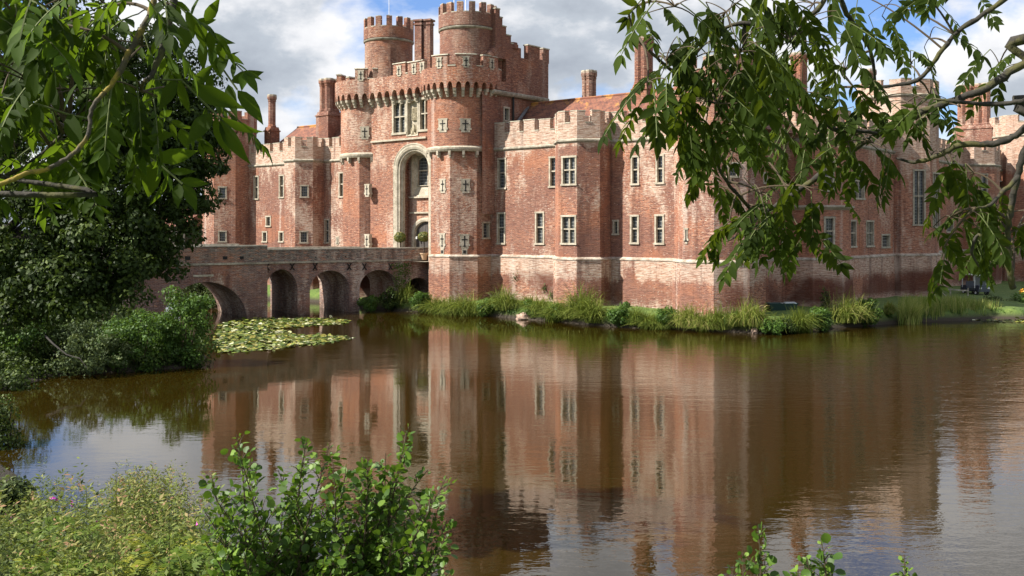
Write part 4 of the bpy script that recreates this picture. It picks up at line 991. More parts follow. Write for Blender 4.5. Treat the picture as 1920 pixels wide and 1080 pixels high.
gridmesh('ground', GX, GY, GZ, M['ground'])
wx = np.array([-160, 60.]); wy = np.array([-5, 190.]); a, b_ = np.meshgrid(wx, wy); gridmesh('water', a, b_, np.zeros_like(a), M['water'])
mb = MB(); mb.quad([(X0, YG-.6, 4.05), (X1, YG-.6, 4.05), (X1, YR+.5, 4.05), (X0, YR+.5, 4.05)]); mb.build('gate_floor', M['stone_dirty'], castle)
# ---------------------------------------------------------------- foliage helpers
def leafmesh(name, V, F, P, A, Nn, S, mat, parent=None, rnd=None, S2=None):
    P = np.asarray(P, float); n = len(P); A = np.asarray(A, float); Nn = np.asarray(Nn, float)
    A = A/(np.linalg.norm(A, axis=1, keepdims=True)+1e-9); X = np.cross(A, Nn); X /= (np.linalg.norm(X, axis=1, keepdims=True)+1e-9); Z = np.cross(X, A)
    S = np.asarray(S, float).reshape(n, 1, 1); V = np.asarray(V, float); k = len(V); S2 = S if S2 is None else np.asarray(S2, float).reshape(n, 1, 1)
    co = P[:, None, :]+S2*V[None, :, 0:1]*X[:, None, :]+S*V[None, :, 1:2]*A[:, None, :]+S*V[None, :, 2:3]*Z[:, None, :]
    co = co.reshape(-1, 3).astype(np.float32)
    ls = [len(f) for f in F]; fl = np.concatenate([np.array(f) for f in F]); tot = len(fl)
    idx = (fl[None, :]+(np.arange(n)*k)[:, None]).ravel().astype(np.int32)
    st = np.concatenate([[0], np.cumsum(ls)[:-1]]); starts = (st[None, :]+(np.arange(n)*tot)[:, None]).ravel().astype(np.int32)
    me = bpy.data.meshes.new(name); me.vertices.add(len(co)); me.vertices.foreach_set('co', co.ravel()); me.loops.add(len(idx)); me.loops.foreach_set('vertex_index', idx)
    me.polygons.add(len(starts)); me.polygons.foreach_set('loop_start', starts); me.update(calc_edges=True)
    r = rng.random(n) if rnd is None else np.clip(rnd, 0, 1)
    at_ = me.attributes.new('rnd', 'FLOAT', 'FACE'); at_.data.foreach_set('value', np.repeat(r, len(F)).astype(np.float32))
    me.materials.append(mat); o = bpy.data.objects.new(name, me); COL.objects.link(o)
    if parent is not None: o.parent = parent; o.matrix_parent_inverse = MPI(parent)
    return o
DIA = ([(0, 0, 0), (.32, .45, .06), (0, 1, 0), (-.32, .45, .06)], [(0, 1, 2, 3)])
ROUND = ([(0, 0, 0), (.30, .22, .07), (.42, .52, .09), (.28, .82, .06), (0, .93, -.02), (-.28, .82, .06), (-.42, .52, .09), (-.30, .22, .07), (0, .5, 0)], [(0, 1, 2, 8), (8, 2, 3, 4), (0, 8, 6, 7), (8, 4, 5, 6)])
LANCE = ([(0, 0, 0), (0, .28, -.01), (0, .6, -.05), (0, .85, -.10), (0, 1.02, -.16), (.13, .16, .03), (.19, .38, .03), (.16, .62, -.01), (.075, .84, -.07), (-.13, .16, .03), (-.19, .38, .03), (-.16, .62, -.01), (-.075, .84, -.07)],
         [(0, 5, 6, 1), (1, 6, 7, 2), (2, 7, 8, 3), (3, 8, 4), (0, 1, 10, 9), (1, 2, 11, 10), (2, 3, 12, 11), (3, 4, 12)])
def rdir(n, up=0.0):
    v = rng.normal(size=(n, 3)); v[:, 2] += up; return v/np.linalg.norm(v, axis=1, keepdims=True)
def cluster_leaves(centers, radii, per, leaf, up=.3, flat=.8, shell=.55):
    P, A, Nn, S, R = [], [], [], [], []
    for c, r in zip(centers, radii):
        m = int(per*rng.uniform(.7, 1.3)); d = rdir(m); rr = r*(shell+(1-shell)*rng.random(m))**.8
        p = np.array(c)+d*rr[:, None]*np.array([1, 1, flat]); P.append(p)
        nn = d+rdir(m)*.7+np.array([0, 0, up]); ax = np.cross(nn, rdir(m))+np.array([0, 0, -.35]); A.append(ax); Nn.append(nn)
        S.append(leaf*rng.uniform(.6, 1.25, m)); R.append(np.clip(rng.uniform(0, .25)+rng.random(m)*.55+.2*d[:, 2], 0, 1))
    return [np.concatenate(x) for x in (P, A, Nn, S, R)]
def crown_clusters(c, rad, n, rmin, rmax, top_bias=0, low=-.8):
    out, rr = [], []
    while len(out) < n:
        d = rdir(1)[0]
        if d[2] < low: continue
        k = rng.uniform(.25, 1)**.5*rng.uniform(.85, 1.1); p = np.array(c)+d*k*np.array(rad)*np.array([1, 1, 1]); out.append(p); rr.append(rng.uniform(rmin, rmax))
    return out, rr
def tree(name, label, cat, base, crowns, leaf=.22, per=80, mat='tree', trunk=.35, group=None, cr=(.7, 1.3), limbs=6, barkm='dark_bark'):
    t = thing(name, label, cat, base, group); B = Vector(base); mb = MB(); top = Vector(crowns[0][0])
    mb.tube([B-Vector((0, 0, .4)), B+(top-B)*.3+Vector((.15, .1, 0)), B+(top-B)*.65, top], [trunk, trunk*.8, trunk*.5, trunk*.2], 9)
    for i in range(limbs):
        f = rng.uniform(.25, .7); s = B+(top-B)*f; cc = crowns[i % len(crowns)]; d = rdir(1)[0]; e = Vector(cc[0])+Vector(d*np.array(cc[1])*.7)
        mb.tube([s, s+(e-s)*.5+Vector((0, 0, .3)), e], [trunk*.35, trunk*.2, trunk*.06], 6)
    mb.build('trunk', M[barkm], t, smooth=True)
    C_, R_ = [], []
    for c, rad, n in crowns: a, b2 = crown_clusters(c, rad, n, *cr); C_ += a; R_ += b2
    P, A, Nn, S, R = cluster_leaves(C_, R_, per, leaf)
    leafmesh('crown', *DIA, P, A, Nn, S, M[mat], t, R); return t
def shrub(name, label, px, t, w, ytop, ybase, mat='shrub', leaf=.13, n=26, per=100, cr=(.35, .6), cat='shrub', group=None, depth=None, lean=0):
    a = (px-960)/FP; x, y = cam2w(a*t, t); W = w*t/FP/2; zt, zb = zz(ytop, t), zz(ybase, t); g = max(float(hgt(x, y)), 0.0)
    o = thing(name, label, cat, (x, y, min(g, zb)), group); mb = MB(); c = Vector((x, y, (zt+zb)/2)); cen = Vector((x, y, min(g, zb)-.2))
    for i in range(7):
        d = rdir(1)[0]; e = c+Vector((d[0]*W*.7, d[1]*W*.7, abs(d[2])*(zt-zb)*.35)); mb.tube([cen, cen+(e-cen)*.5+Vector((0, 0, .1)), e], [.05, .035, .012], 5)
    mb.build('stems', M['twig_brown'], o)
    C_, R_ = crown_clusters(c, (W*.85, (depth or W)*.85, (zt-zb)/2*.85), n, *cr, low=-1)
    P, A, Nn, S, R = cluster_leaves(C_, R_, per, leaf)
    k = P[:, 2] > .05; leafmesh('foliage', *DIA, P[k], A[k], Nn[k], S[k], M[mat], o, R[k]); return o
def W3(px, py, t): v = at(px, py, t); return (v.x, v.y, v.z)
# big dark tree on the left bank
bx, by = cam2w(-14.5, 20.5)
k_ = .36
def CW(px, py, t, a, b2, c, n): return (W3(px, py, t), (a*k_, b2*k_, c*k_), n)
tree('broadleaf_tree', 'large dark tree leaning in from the left in front of the bridge', 'tree', (bx, by, float(hgt(bx, by))),
     [CW(40, 250, 21, 6, 6, 6, 70), CW(190, 250, 20.5, 5.4, 5.6, 5.6, 120), CW(120, 60, 20.5, 7.0, 6.2, 6.5, 110), CW(275, 330, 20, 3.2, 4.6, 4.2, 90), CW(215, 455, 20, 4.4, 4.0, 2.4, 110), CW(60, 410, 20, 4.2, 4.5, 3.6, 90), CW(300, 190, 20.5, 2.4, 4.2, 3.4, 45), CW(100, 500, 19.5, 3.6, 3, 1.5, 50), CW(-90, 200, 21, 5, 6, 7, 50), CW(150, 540, 19.5, 4.2, 3, 1.6, 60), CW(30, 560, 20, 2.6, 3, 2.2, 50), CW(330, 250, 20.3, 1.9, 3, 3.2, 40)], .10, 150, 'tree', .32, cr=(.22, .42), limbs=18)
M['bark_black'] = simple('dark wet bark', (.018, .014, .01), .9)
# bank shrubs on the left
shrub('bank_shrub', 'bright green bush at the water edge beside the bridge arch, rightmost on the left bank', 345, 48.5, 140, 520, 705, 'shrub', .15, 60, 130, group='bushes on the left bank', depth=1.6)
shrub('bank_shrub', 'broad green bush between the big tree and the lily pads', 262, 47.5, 190, 565, 712, 'shrub', .15, 70, 130, group='bushes on the left bank')
shrub('bank_shrub', 'grey green bush leaning over the water under the big tree', 165, 46, 180, 600, 712, 'shrub_grey', .14, 60, 120, group='bushes on the left bank')
shrub('bank_shrub', 'pale ragged bush with dry brown tips below the big tree', 185, 50, 110, 540, 650, 'shrub_grey', .14, 26, 90, group='bushes on the left bank')
shrub('bank_shrub', 'tall leafy bush at the left edge of the photo above the shore', 30, 46, 170, 500, 720, 'shrub', .15, 70, 120, group='bushes on the left bank')
shrub('bank_shrub', 'dark bush on the shore, in the shade left of the grey green bush', 95, 46.5, 130, 590, 722, 'tree', .15, 44, 120, group='bushes on the left bank')
shrub('bank_shrub', 'dark overhanging bush low at the left edge of the photo, over the water', -4, 30.5, 85, 700, 915, 'tree', .10, 44, 110, (.25, .45), group='bushes on the left bank')
C_, R_ = [], []
while len(C_) < 460:
    px = rng.uniform(-200, 380); t = rng.uniform(30, 66); x, y = cam2w((px-960)/FP*t, t); g = float(hgt(x, y))
    if float(sdist(x, y)) < -.4: continue
    C_.append((x, y, g+.3)); R_.append(rng.uniform(.5, 1.0))
P, A, Nn, S, R = cluster_leaves(C_, R_, 150, .16, shell=.2)
tag(leafmesh('undergrowth', *DIA, P, A, Nn, S, M['tree'], None, R), 'dark tangled undergrowth covering the left bank below the big tree', 'undergrowth', kind='stuff')
mb = MB(); mb.tube([at(85, 630, 45), at(100, 645, 44.2), at(125, 665, 43.6), at(150, 672, 43.2), at(163, 690, 43)], [.045, .04, .03, .025, .012], 6)
tag(mb.build('bare_branch', M['bark_black'], smooth=True), 'bare curved branch hanging over the water in front of the left bank bushes', 'branch')
# trees and shed beyond the castle on the left
for px, t, w, yt, yb in ((300, 125, 260, 250, 430), (120, 135, 300, 200, 430), (410, 150, 120, 330, 430)):
    v = at(px, (yt+yb)/2, t); R_ = w*t/FP/2; x, y = v.x, v.y
    if px != 410: tree('distant_tree', 'far green tree behind the bridge on the left' if px == 300 else 'far green tree behind the big dark tree', 'tree', (x, y, 1), [((x, y, v.z), (R_, R_, (yb-yt)*t/FP/2), 40)], .5, 60, 'shrub', .5, 'distant trees', cr=(1.4, 2.4))
sx, sy = at(368, 430, 118).x, at(368, 430, 118).y
shed = thing('shed', 'low shed with a brown roof, just visible left of the castle', 'shed', (sx, sy, 4.5))
mb = MB(); mb.box((sx-2, sy, 5.8), (7, 5, 2.6)); mb.build('wall', M['dark_bark'], shed)
mb = MB(); mb.hexa([(sx-6, sy-3, 7.1), (sx+2, sy-3, 7.1), (sx+2, sy+3, 7.1), (sx-6, sy+3, 7.1)], [(sx-6, sy-.1, 9.2), (sx+2, sy-.1, 9.2), (sx+2, sy+.1, 9.2), (sx-6, sy+.1, 9.2)]); mb.build('roof', M['tile'], shed)
# ---------------------------------------------------------------- bank planting in front of the castle
BL = ([(-.5, 0, 0), (.5, 0, 0), (.42, .3, 0), (-.42, .3, 0), (.3, .6, 0), (-.3, .6, 0), (.14, .85, 0), (-.14, .85, 0), (0, 1, 0)], [(0, 1, 2, 3), (3, 2, 4, 5), (5, 4, 6, 7), (7, 6, 8)])
def blades(base, n, hgt_, spread, width, droop, bias=(0, 0), rad=.25, hv=.3):
    """arching blades as vertex strips -> arrays of verts and faces"""
    K = 7; V = np.zeros((n, K, 2, 3)); ang = rng.uniform(0, 2*PI, n); d = np.stack([np.cos(ang)+bias[0], np.sin(ang)+bias[1], np.zeros(n)], 1); d /= np.linalg.norm(d, axis=1, keepdims=True)+1e-6
    H = hgt_*rng.uniform(1-hv, 1+hv*.6, n); sp = spread*rng.uniform(.25, 1.2, n); b = np.array(base)+np.stack([rng.normal(0, rad, n), rng.normal(0, rad, n), np.zeros(n)], 1)
    side = np.stack([-d[:, 1], d[:, 0], np.zeros(n)], 1); side = side+rng.normal(0, .4, (n, 3)); side /= np.linalg.norm(side, axis=1, keepdims=True)
    for k in range(K):
        f = k/(K-1); z = H*(f-droop*f**2.6*(sp/ max(spread, 1e-3))); h = sp*f**1.5
        c = b+d*h[:, None]; c[:, 2] += z; w = width*(1-f**2*.97)/2
        V[:, k, 0] = c-side*w; V[:, k, 1] = c+side*w
    return V
def bladeobj(name, Vs, mat, parent=None, loc=None, rscale=1.0, roff=0):
    V = np.concatenate(Vs); n, K = V.shape[:2]; co = V.reshape(-1, 3).astype(np.float32)
    if loc is not None: co = co-np.array(loc, dtype=np.float32)
    base = (np.arange(n)*K*2)[:, None]; k = np.arange(K-1)*2; q = np.stack([k, k+1, k+3, k+2], 1).ravel(); idx = (base+q[None, :]).ravel().astype(np.int32)
    me = bpy.data.meshes.new(name); me.vertices.add(len(co)); me.vertices.foreach_set('co', co.ravel()); me.loops.add(len(idx)); me.loops.foreach_set('vertex_index', idx)
    me.polygons.add(len(idx)//4); me.polygons.foreach_set('loop_start', np.arange(0, len(idx), 4, dtype=np.int32)); me.update(calc_edges=True)
    a = me.attributes.new('rnd', 'FLOAT', 'FACE'); a.data.foreach_set('value', np.repeat(np.clip(rng.random(n)*rscale+roff, 0, 1), K-1).astype(np.float32))
    me.materials.append(mat); o = bpy.data.objects.new(name, me); COL.objects.link(o)
    if loc is not None: o.location = loc
    if parent is not None: o.parent = parent; o.matrix_parent_inverse = MPI(parent)
    return o
# sedge tussocks : px centre, base row, height px, tone
TUS = [(757, 583, 24), (800, 586, 20), (822, 588, 34), (852, 590, 26), (880, 592, 36), (905, 593, 24), (945, 595, 30), (962, 596, 22), (1012, 601, 36), (1040, 604, 28), (1068, 606, 26), (1092, 608, 40), (1115, 611, 34), (1192, 616, 34), (1212, 617, 28), (1292, 620, 38), (1320, 622, 34), (1345, 623, 30), (1378, 624, 30), (1404, 625, 34), (1425, 626, 26), (1470, 624, 30), (1500, 623, 32), (1585, 614, 36), (1604, 612, 26), (1665, 607, 24), (1540, 618, 20), (990, 597, 18), (1230, 618, 20)]
near = ['under the right gate tower', 'under the wall beside the gate tower', 'under the bay tower', 'under the corner tower', 'under the shaded east wall']
for i, (px, py, hp) in enumerate(TUS):
    x, y = water_pt(px, py); t = w2cam(x, y)[1]; t2 = t+.45; x, y = cam2w((px-960)/FP*t2, t2); H = hp*t/FP*1.9; z = max(float(hgt(x, y)), .05)-.1
    tc = np.array(cam2w(0, -1)); tone = 'straw tinged' if px in (1585, 1292, 1404, 1320, 1665) else ('dark' if px in (800, 1192, 1378) else 'green')
    H *= rng.uniform(.58, 1.0); wd = rng.uniform(.6, 1.15); nb_ = int(rng.uniform(300, 640))
    o = bladeobj('sedge_tussock', [blades((x, y, z), nb_, H*1.05, H*wd, .045, rng.uniform(.65, .95), bias=tuple(tc*.6+rng.normal(0, .35, 2)), rad=H*rng.uniform(.1, .22), hv=.5)], M['grass'], None, (x, y, z), .8, .22 if tone[0] == 's' else (0 if tone[0] == 'g' else -.15))
    lm = near[0] if px < 930 else near[1] if px < 1050 else near[2] if px < 1150 else near[3] if px < 1440 else near[4]
    oth = sorted([p for p, _, _ in TUS if (near[0] if p < 930 else near[1] if p < 1050 else near[2] if p < 1150 else near[3] if p < 1440 else near[4]) == lm]); k = oth.index(px)+1
    od = ['first', 'second', 'third', 'fourth', 'fifth', 'sixth', 'seventh', 'eighth', 'ninth', 'tenth', 'eleventh', 'twelfth'][k-1]
    tag(o, f'{tone} sedge tussock {lm}, {od} from left', 'grass tussock', 'sedge tussocks along the castle bank')
BSH = [(789, 542, 586, 34, 'shrub', 'spindly upright shrub in front of the blocked bridge arch'), (910, 558, 594, 26, 'shrub', 'small leafy shrub below the right wing near the gate tower'), (994, 562, 600, 24, 'shrub', 'bright conical shrub beside the pale rock'), (1047, 566, 604, 36, 'shrub', 'dark leafy shrub between sedges right of the rock'), (1098, 545, 588, 60, 'shrub_grey', 'grey green willow bush in front of the bay tower'),
       (1160, 570, 614, 56, 'shrub', 'wide leafy shrub right of the willow bush'), (1178, 560, 605, 14, 'shrub', 'thin upright shoot beside the wide leafy shrub'), (1250, 572, 618, 46, 'shrub', 'dense round shrub below the wall left of the corner tower'), (1448, 600, 627, 60, 'shrub', 'low spreading shrub right of the corner tower'), (1540, 573, 622, 46, 'shrub', 'rounded shrub in front of the shaded east bay'), (1625, 557, 612, 54, 'shrub', 'tall pale topped shrub in front of the east wall'), (1478, 596, 626, 30, 'tree', 'small dark shrub right of the corner tower among sedge'),
       (1745, 556, 590, 30, 'reed', 'x')]
for px, yt, yb, w, m, lab in BSH[:-1]:
    t = EYE*FP/(yb+1-429)+.7; shrub('bank_shrub', lab, px, t, w, yt, yb-2, m, .14, max(10, int(w*(yb-yt)/70)), 110, (.24, .46), group='shrubs along the castle bank')
shrub('bridge_bush', 'leafy bush growing out of the moat under the third bridge arch', 690, 79.5, 46, 552, 584, 'shrub', .16, 14, 90, (.3, .5))
shrub('bridge_bush', 'dark ivy bush spilling from the bridge between the third and fourth arch', 728, 80.2, 48, 535, 584, 'tree', .16, 22, 90, (.3, .5), depth=.8)
shrub('distant_bush', 'sunlit bush seen through the second bridge arch', 588, 92, 26, 556, 576, 'shrub', .18, 8, 70, (.3, .5))
shrub('distant_bush', 'dark bush added to darken the opening of the wide left bridge arch', 400, 86, 150, 505, 600, 'tree', .22, 40, 120, (.6, 1.0))  # bush added behind the arch to keep its opening dark
shrub('distant_bush', 'grey bush added to darken the left edge of the wide bridge arch', 352, 84, 90, 500, 600, 'shrub_grey', .22, 24, 120, (.6, 1.0))  # second added bush, hides bright water behind the arch
# ivy on bridge face
P, A, Nn, S = [], [], [], []
for i in range(420):
    s = bs(752)+rng.normal(0, .28)+.5*math.sin(i); z = rng.uniform(1.8, 4.0); p = P3(s, -.06-rng.random()*.12, z); P.append(p); A.append((rng.normal(), rng.normal(), -1)); Nn.append((bu[1]*-1+rng.normal()*.5, bu[0]+rng.normal()*.5, .3)); S.append(.14)
tag(leafmesh('ivy', *DIA, P, A, Nn, S, M['shrub']), 'ivy creeping on the bridge above the bush near the gate', 'ivy')
# small weeds rooted in the brickwork
for i, (px, py) in enumerate(((1035, 553), (1022, 541), (1302, 533), (967, 520), (945, 563), (1290, 531))):
    X_, t_ = onY(px, Y0-.15); n = 60 if i < 2 else 40; c = np.array([X_, Y0-.22, zz(py, t_)]); 
    tag(leafmesh('wall_weed', *DIA, c+rng.normal(0, .14, (n, 3))*np.array([1, .3, 1.3]), rdir(n), rdir(n), np.full(n, .13), M['shrub_grey']), ['tuft of weeds rooted low in the wall left of the bay tower', 'smaller weed tuft above another on the wall left of the bay tower', 'dark weed tuft on the plinth of the wall near the corner tower', 'weed tuft on the plinth right of the gate tower', 'weed tuft near the foot of the wall beside the gate tower', 'tiny weed tuft on the plinth near the corner tower'][i], 'weed', 'weeds on the castle wall')
# dark climbers at the foot of the east wall
P, A, Nn, S = [], [], [], []
for k in range(9):
    px = 1492+k*8.2; y_, t_ = onX(px, -29.9 if px < 1520 else -28.2); H = rng.uniform(.7, 1.7)
    x = -29.9 if px < 1512 else -27.6
    for j in range(150):
        z = 1+H*rng.random()**1.2; P.append((x+rng.random()*.3, y_+rng.normal(0, .16), z)); A.append(tuple(rng.normal(size=3))); Nn.append((1, 0, .4)); S.append(.16)
tag(leafmesh('wall_climber', *DIA, P, A, Nn, S, M['tree']), 'dark climbing plants at the foot of the shaded east wall', 'climber', kind='stuff')
# reeds
Vs = []
for k in range(950):
    px = rng.uniform(1690, 1872); f = (px-1690)/182; yb = 605-9*f-rng.random()*16*(1-f*.4); t = EYE*FP/(yb-429); x, y = cam2w((px-960)/FP*t, t)
    H = zz(554+8*abs(f-.35)+12*max(0, f-.6)+rng.uniform(-4, 8), t); Vs.append(blades((x, y, -.1), 10, max(H, .5)*1.12, .36, .055, .22, rad=.16, hv=.3))
tag(bladeobj('reeds', Vs, M['reed'], None, None, .85, .15), 'dense bed of tall green reeds at the foot of the east wall', 'reeds', kind='stuff')
x, y = water_pt(1703, 607); t = w2cam(x, y)[1]
tag(bladeobj('tall_grass', [blades((x, y, -.05), 260, 55*t/FP, 1.3, .05, .35, bias=(.7, .5), rad=.3)], M['reed'], None, None, .6, .35), 'windblown clump of pale tall grass left of the reed bed', 'grass clump')
# undergrowth right of the reeds
for k, (px, yt, yb, w, m, lab) in enumerate([(1870, 553, 583, 70, 'shrub_grey', 'feathery low bush between the reeds and the right edge of the photo'), (1925, 545, 582, 60, 'shrub', 'bright leafy bush at the right edge of the photo by the lily pads')]):
    shrub('bank_shrub', lab, px, 79, w, yt, yb, m, .16, 20, 90, (.3, .5), group='shrubs along the castle bank')
c = np.array(W3(1915, 545, 76)); tag(leafmesh('yellow_flower', *ROUND, c+rng.normal(0, .07, (24, 3)), rdir(24), rdir(24, 1), np.full(24, .12), simple('yellow petals', (.8, .38, .02), .5)), 'yellow flower above the bush at the right edge of the photo', 'flower')
# short grass blades on the lawn
Vs = []
for k in range(5200):
    px = rng.uniform(745, 1760); 
    t = rng.uniform(62, 84); x, y = cam2w((px-960)/FP*t, t)
    if y > 60.7 or x > -18: continue
    d = float(sdist(x, y))
    if d < .1 or d > 6: continue
    Vs.append(blades((x, y, float(hgt(x, y))-.02), 5, .2, .12, .03, .4, rad=.2))
tag(bladeobj('lawn_grass', Vs, M['grass'], None, None, .55, .1), 'rough grass on the narrow lawn between wall and moat', 'grass', kind='stuff')
C_, R_ = [], []
while len(C_) < 110:
    i = rng.integers(0, len(sh_px)-1); f = rng.random(); a_ = water_pt(sh_px[i][0]*(1-f)+sh_px[i+1][0]*f, sh_px[i][1]*(1-f)+sh_px[i+1][1]*f); t = w2cam(*a_)[1]; r_ = w2cam(*a_)[0]; k = (t+.3+rng.random()*.9)/t; x, y = a_[0]*k, a_[1]*k
    C_.append((x, y, .35+rng.random()*.25)); R_.append(rng.uniform(.18, .42))
P, A, Nn, S, R = cluster_leaves(C_, R_, 70, .13, shell=.2)
tag(leafmesh('bank_weeds', *DIA, P, A, Nn, S, M['shrub'], None, R), 'low leafy weeds between the sedge tussocks along the castle bank', 'weeds', kind='stuff')
# rock
bm = bmesh.new(); bmesh.ops.create_icosphere(bm, subdivisions=3, radius=1)
for v in bm.verts:
    n_ = .18*math.sin(v.co.x*4+1)+.14*math.sin(v.co.y*5+v.co.z*3)+.1*math.sin(v.co.z*7+v.co.x*3); v.co *= 1+n_; v.co.x *= .72; v.co.y *= .45; v.co.z *= .34
me = bpy.data.meshes.new('rock'); bm.to_mesh(me); bm.free(); me.materials.append(simple('pale pink rock', (.42, .29, .22), .9, 0, .5, 5)); o = bpy.data.objects.new('rock', me); COL.objects.link(o); x, y = water_pt(981, 598.5); o.location = (x, y, .1); tag(o, 'pale rounded rock at the water edge beside the conical shrub', 'rock')
bm = bmesh.new(); bmesh.ops.create_icosphere(bm, subdivisions=2, radius=.25)
for v in bm.verts: v.co *= 1+.2*math.sin(v.co.x*20+v.co.y*13)
me2 = bpy.data.meshes.new('rock'); bm.to_mesh(me2); bm.free(); me2.materials.append(me.materials[0]); o = bpy.data.objects.new('rock', me2); COL.objects.link(o); x, y = water_pt(1416, 625); o.location = (x, y, .12); tag(o, 'small pale stone at the water edge below the corner tower', 'rock')
# lily pads
PAD = ([(.42*math.cos(a)*(1 if i else .1), .42*math.sin(a)*(1 if i else .1)+.5, .012*math.sin(3*a)) for i, a in enumerate(np.linspace(-PI/2, 1.5*PI-.5, 10))], [tuple(range(10))])
def pads(poly, n, name, lab):
    poly = np.array([water_pt(*p) for p in poly]); lo, hi = poly.min(0), poly.max(0); pts = []
    while len(pts) < n:
        p = lo+(hi-lo)*rng.random(2); c = False
        for i in range(len(poly)):
            a, b2 = poly[i], poly[(i+1) % len(poly)]
            if (a[1] > p[1]) != (b2[1] > p[1]) and p[0] < a[0]+(p[1]-a[1])/(b2[1]-a[1])*(b2[0]-a[0]): c = not c
        if c: pts.append((p[0], p[1],   .012+rng.random()*.035))
    P = np.array(pts); n = len(P); A = np.stack([rng.normal(size=n), rng.normal(size=n), rng.normal(0, .10, n)], 1); Nn = np.stack([rng.normal(0, .17, n), rng.normal(0, .17, n), np.ones(n)], 1)
    tag(leafmesh(name, *PAD, P, A, Nn, rng.uniform(.2, .44, n), M['lily']), lab, 'lily pads', kind='stuff')
pads([(408, 612), (440, 600), (500, 596), (560, 597), (620, 598), (657, 602), (640, 608), (590, 611), (540, 615), (500, 617), (545, 621), (540, 626), (570, 629), (600, 628), (630, 630), (662, 634), (630, 641), (570, 648), (510, 656), (460, 660), (405, 662)], 5200, 'lily_pads', 'raft of pale green lily pads on the moat in front of the bridge')
pads([(1800, 598), (1840, 590), (1872, 584), (1940, 578), (1990, 584), (1980, 602), (1900, 605), (1850, 603)], 900, 'lily_pads', 'lily pads beside the reeds at the right edge of the photo')
# ---------------------------------------------------------------- props
def topiary(px, py, Yp, label):
    p = (onY(px, Yp)[0], Yp, ZD); t_ = w2cam(p[0], p[1])[1]; z = zz(py, t_); o = thing('topiary_tree', label, 'potted tree', p, 'clipped bay trees at the castle gate')
    mb = MB(); mb.frust(circ(p[0], p[1], .24, 12), ZD+.003, circ(p[0], p[1], .34, 12), ZD+.55); mb.frust(circ(p[0], p[1], .38, 12), ZD+.5, circ(p[0], p[1], .38, 12), ZD+.6); mb.quad([(*q, ZD+.56) for q in circ(p[0], p[1], .34, 12)]); mb.build('pot', simple('terracotta pot', (.45, .30, .18), .85), o)
    mb = MB(); mb.tube([(p[0], p[1], ZD+.5), (p[0]+.02, p[1], (ZD+z)/2), (p[0], p[1], z)], .045, 6); mb.build('trunk', M['dark_bark'], o)
    n = 1500; d = rdir(n); P = np.array([p[0], p[1], z])+d*(.50*(.75+.3*rng.random(n)))[:, None]*np.array([1, 1, .85]); leafmesh('crown', *DIA, P, np.cross(d, rdir(n)), d+rdir(n)*.5, rng.uniform(.1, .17, n), M['topiary'], o)
topiary(750, 445, 57.7, 'clipped ball topiary in a pot left of the castle door')
topiary(795, 444, 58.9, 'clipped ball topiary standing in front of the castle door')
# wall lantern
mb = MB(); X_, t_ = onY(768, YR-.5); z = zz(446, t_); mb.box((X_+.5, YR-.12, z), (.12, .14, .2)); mb.box((X_+.5, YR-.05, z+.12), (.05, .14, .05)); tag(mb.build('wall_lantern', simple('pale metal', (.6, .6, .58), .4)), 'small pale lantern fixed beside the castle door', 'lantern')
# punt on the grass
px_, t_ = 1464, 69.2; bx_, by_ = cam2w((px_-960)/FP*t_, t_)
pu = thing('punt', 'small dark green punt lying on the grass right of the corner tower', 'boat', (bx_, by_, 1.0)); ang = math.atan2(CT, ST)+.12; co, si = math.cos(ang), math.sin(ang)
def PL(x, y, z): return (bx_+x*co-y*si, by_+x*si+y*co, 1.0+z)
mb = MB(); Lh = 1.05; out_ = [(-Lh, -.5), (Lh*.75, -.52), (Lh*1.12, -.34), (Lh*1.12, .34), (Lh*.75, .52), (-Lh, .5)]; ins_ = [(x*.94, y*.88) for x, y in out_]; bot = [(x*.82, y*.8) for x, y in out_]
for i in range(6):
    j = (i+1) % 6; mb.quad([PL(*bot[i], .02), PL(*bot[j], .02), PL(*out_[j], .52), PL(*out_[i], .52)]); mb.quad([PL(*out_[i], .52), PL(*out_[j], .52), PL(*ins_[j], .54), PL(*ins_[i], .54)]); mb.quad([PL(*ins_[i], .54), PL(*ins_[j], .54), PL(*[q*.95 for q in bot[j]], .1), PL(*[q*.95 for q in bot[i]], .1)])
mb.quad([PL(*[q*.95 for q in p], .1) for p in bot]); mb.quad([PL(*p, .02) for p in bot][::-1]); mb.build('hull', simple('dark green paint', (.02, .05, .045), .4), pu)
mb = MB(); mb.hexa([PL(.15, -.47, .46), PL(.45, -.47, .46), PL(.45, .47, .46), PL(.15, .47, .46)], [PL(.15, -.47, .50), PL(.45, -.47, .50), PL(.45, .47, .50), PL(.15, .47, .50)]); mb.build('thwart', simple('white paint', (.7, .72, .72), .4), pu)
mb = MB(); mb.hexa([PL(.1, -.5, .50), PL(1.0, -.5, .50), PL(1.0, -.1, .50), PL(.1, -.1, .50)], [PL(.15, -.45, .57), PL(.95, -.45, .57), PL(.95, -.15, .62), PL(.15, -.15, .62)]); mb.build('cover', simple('pale tarpaulin', (.45, .5, .5), .5), pu)
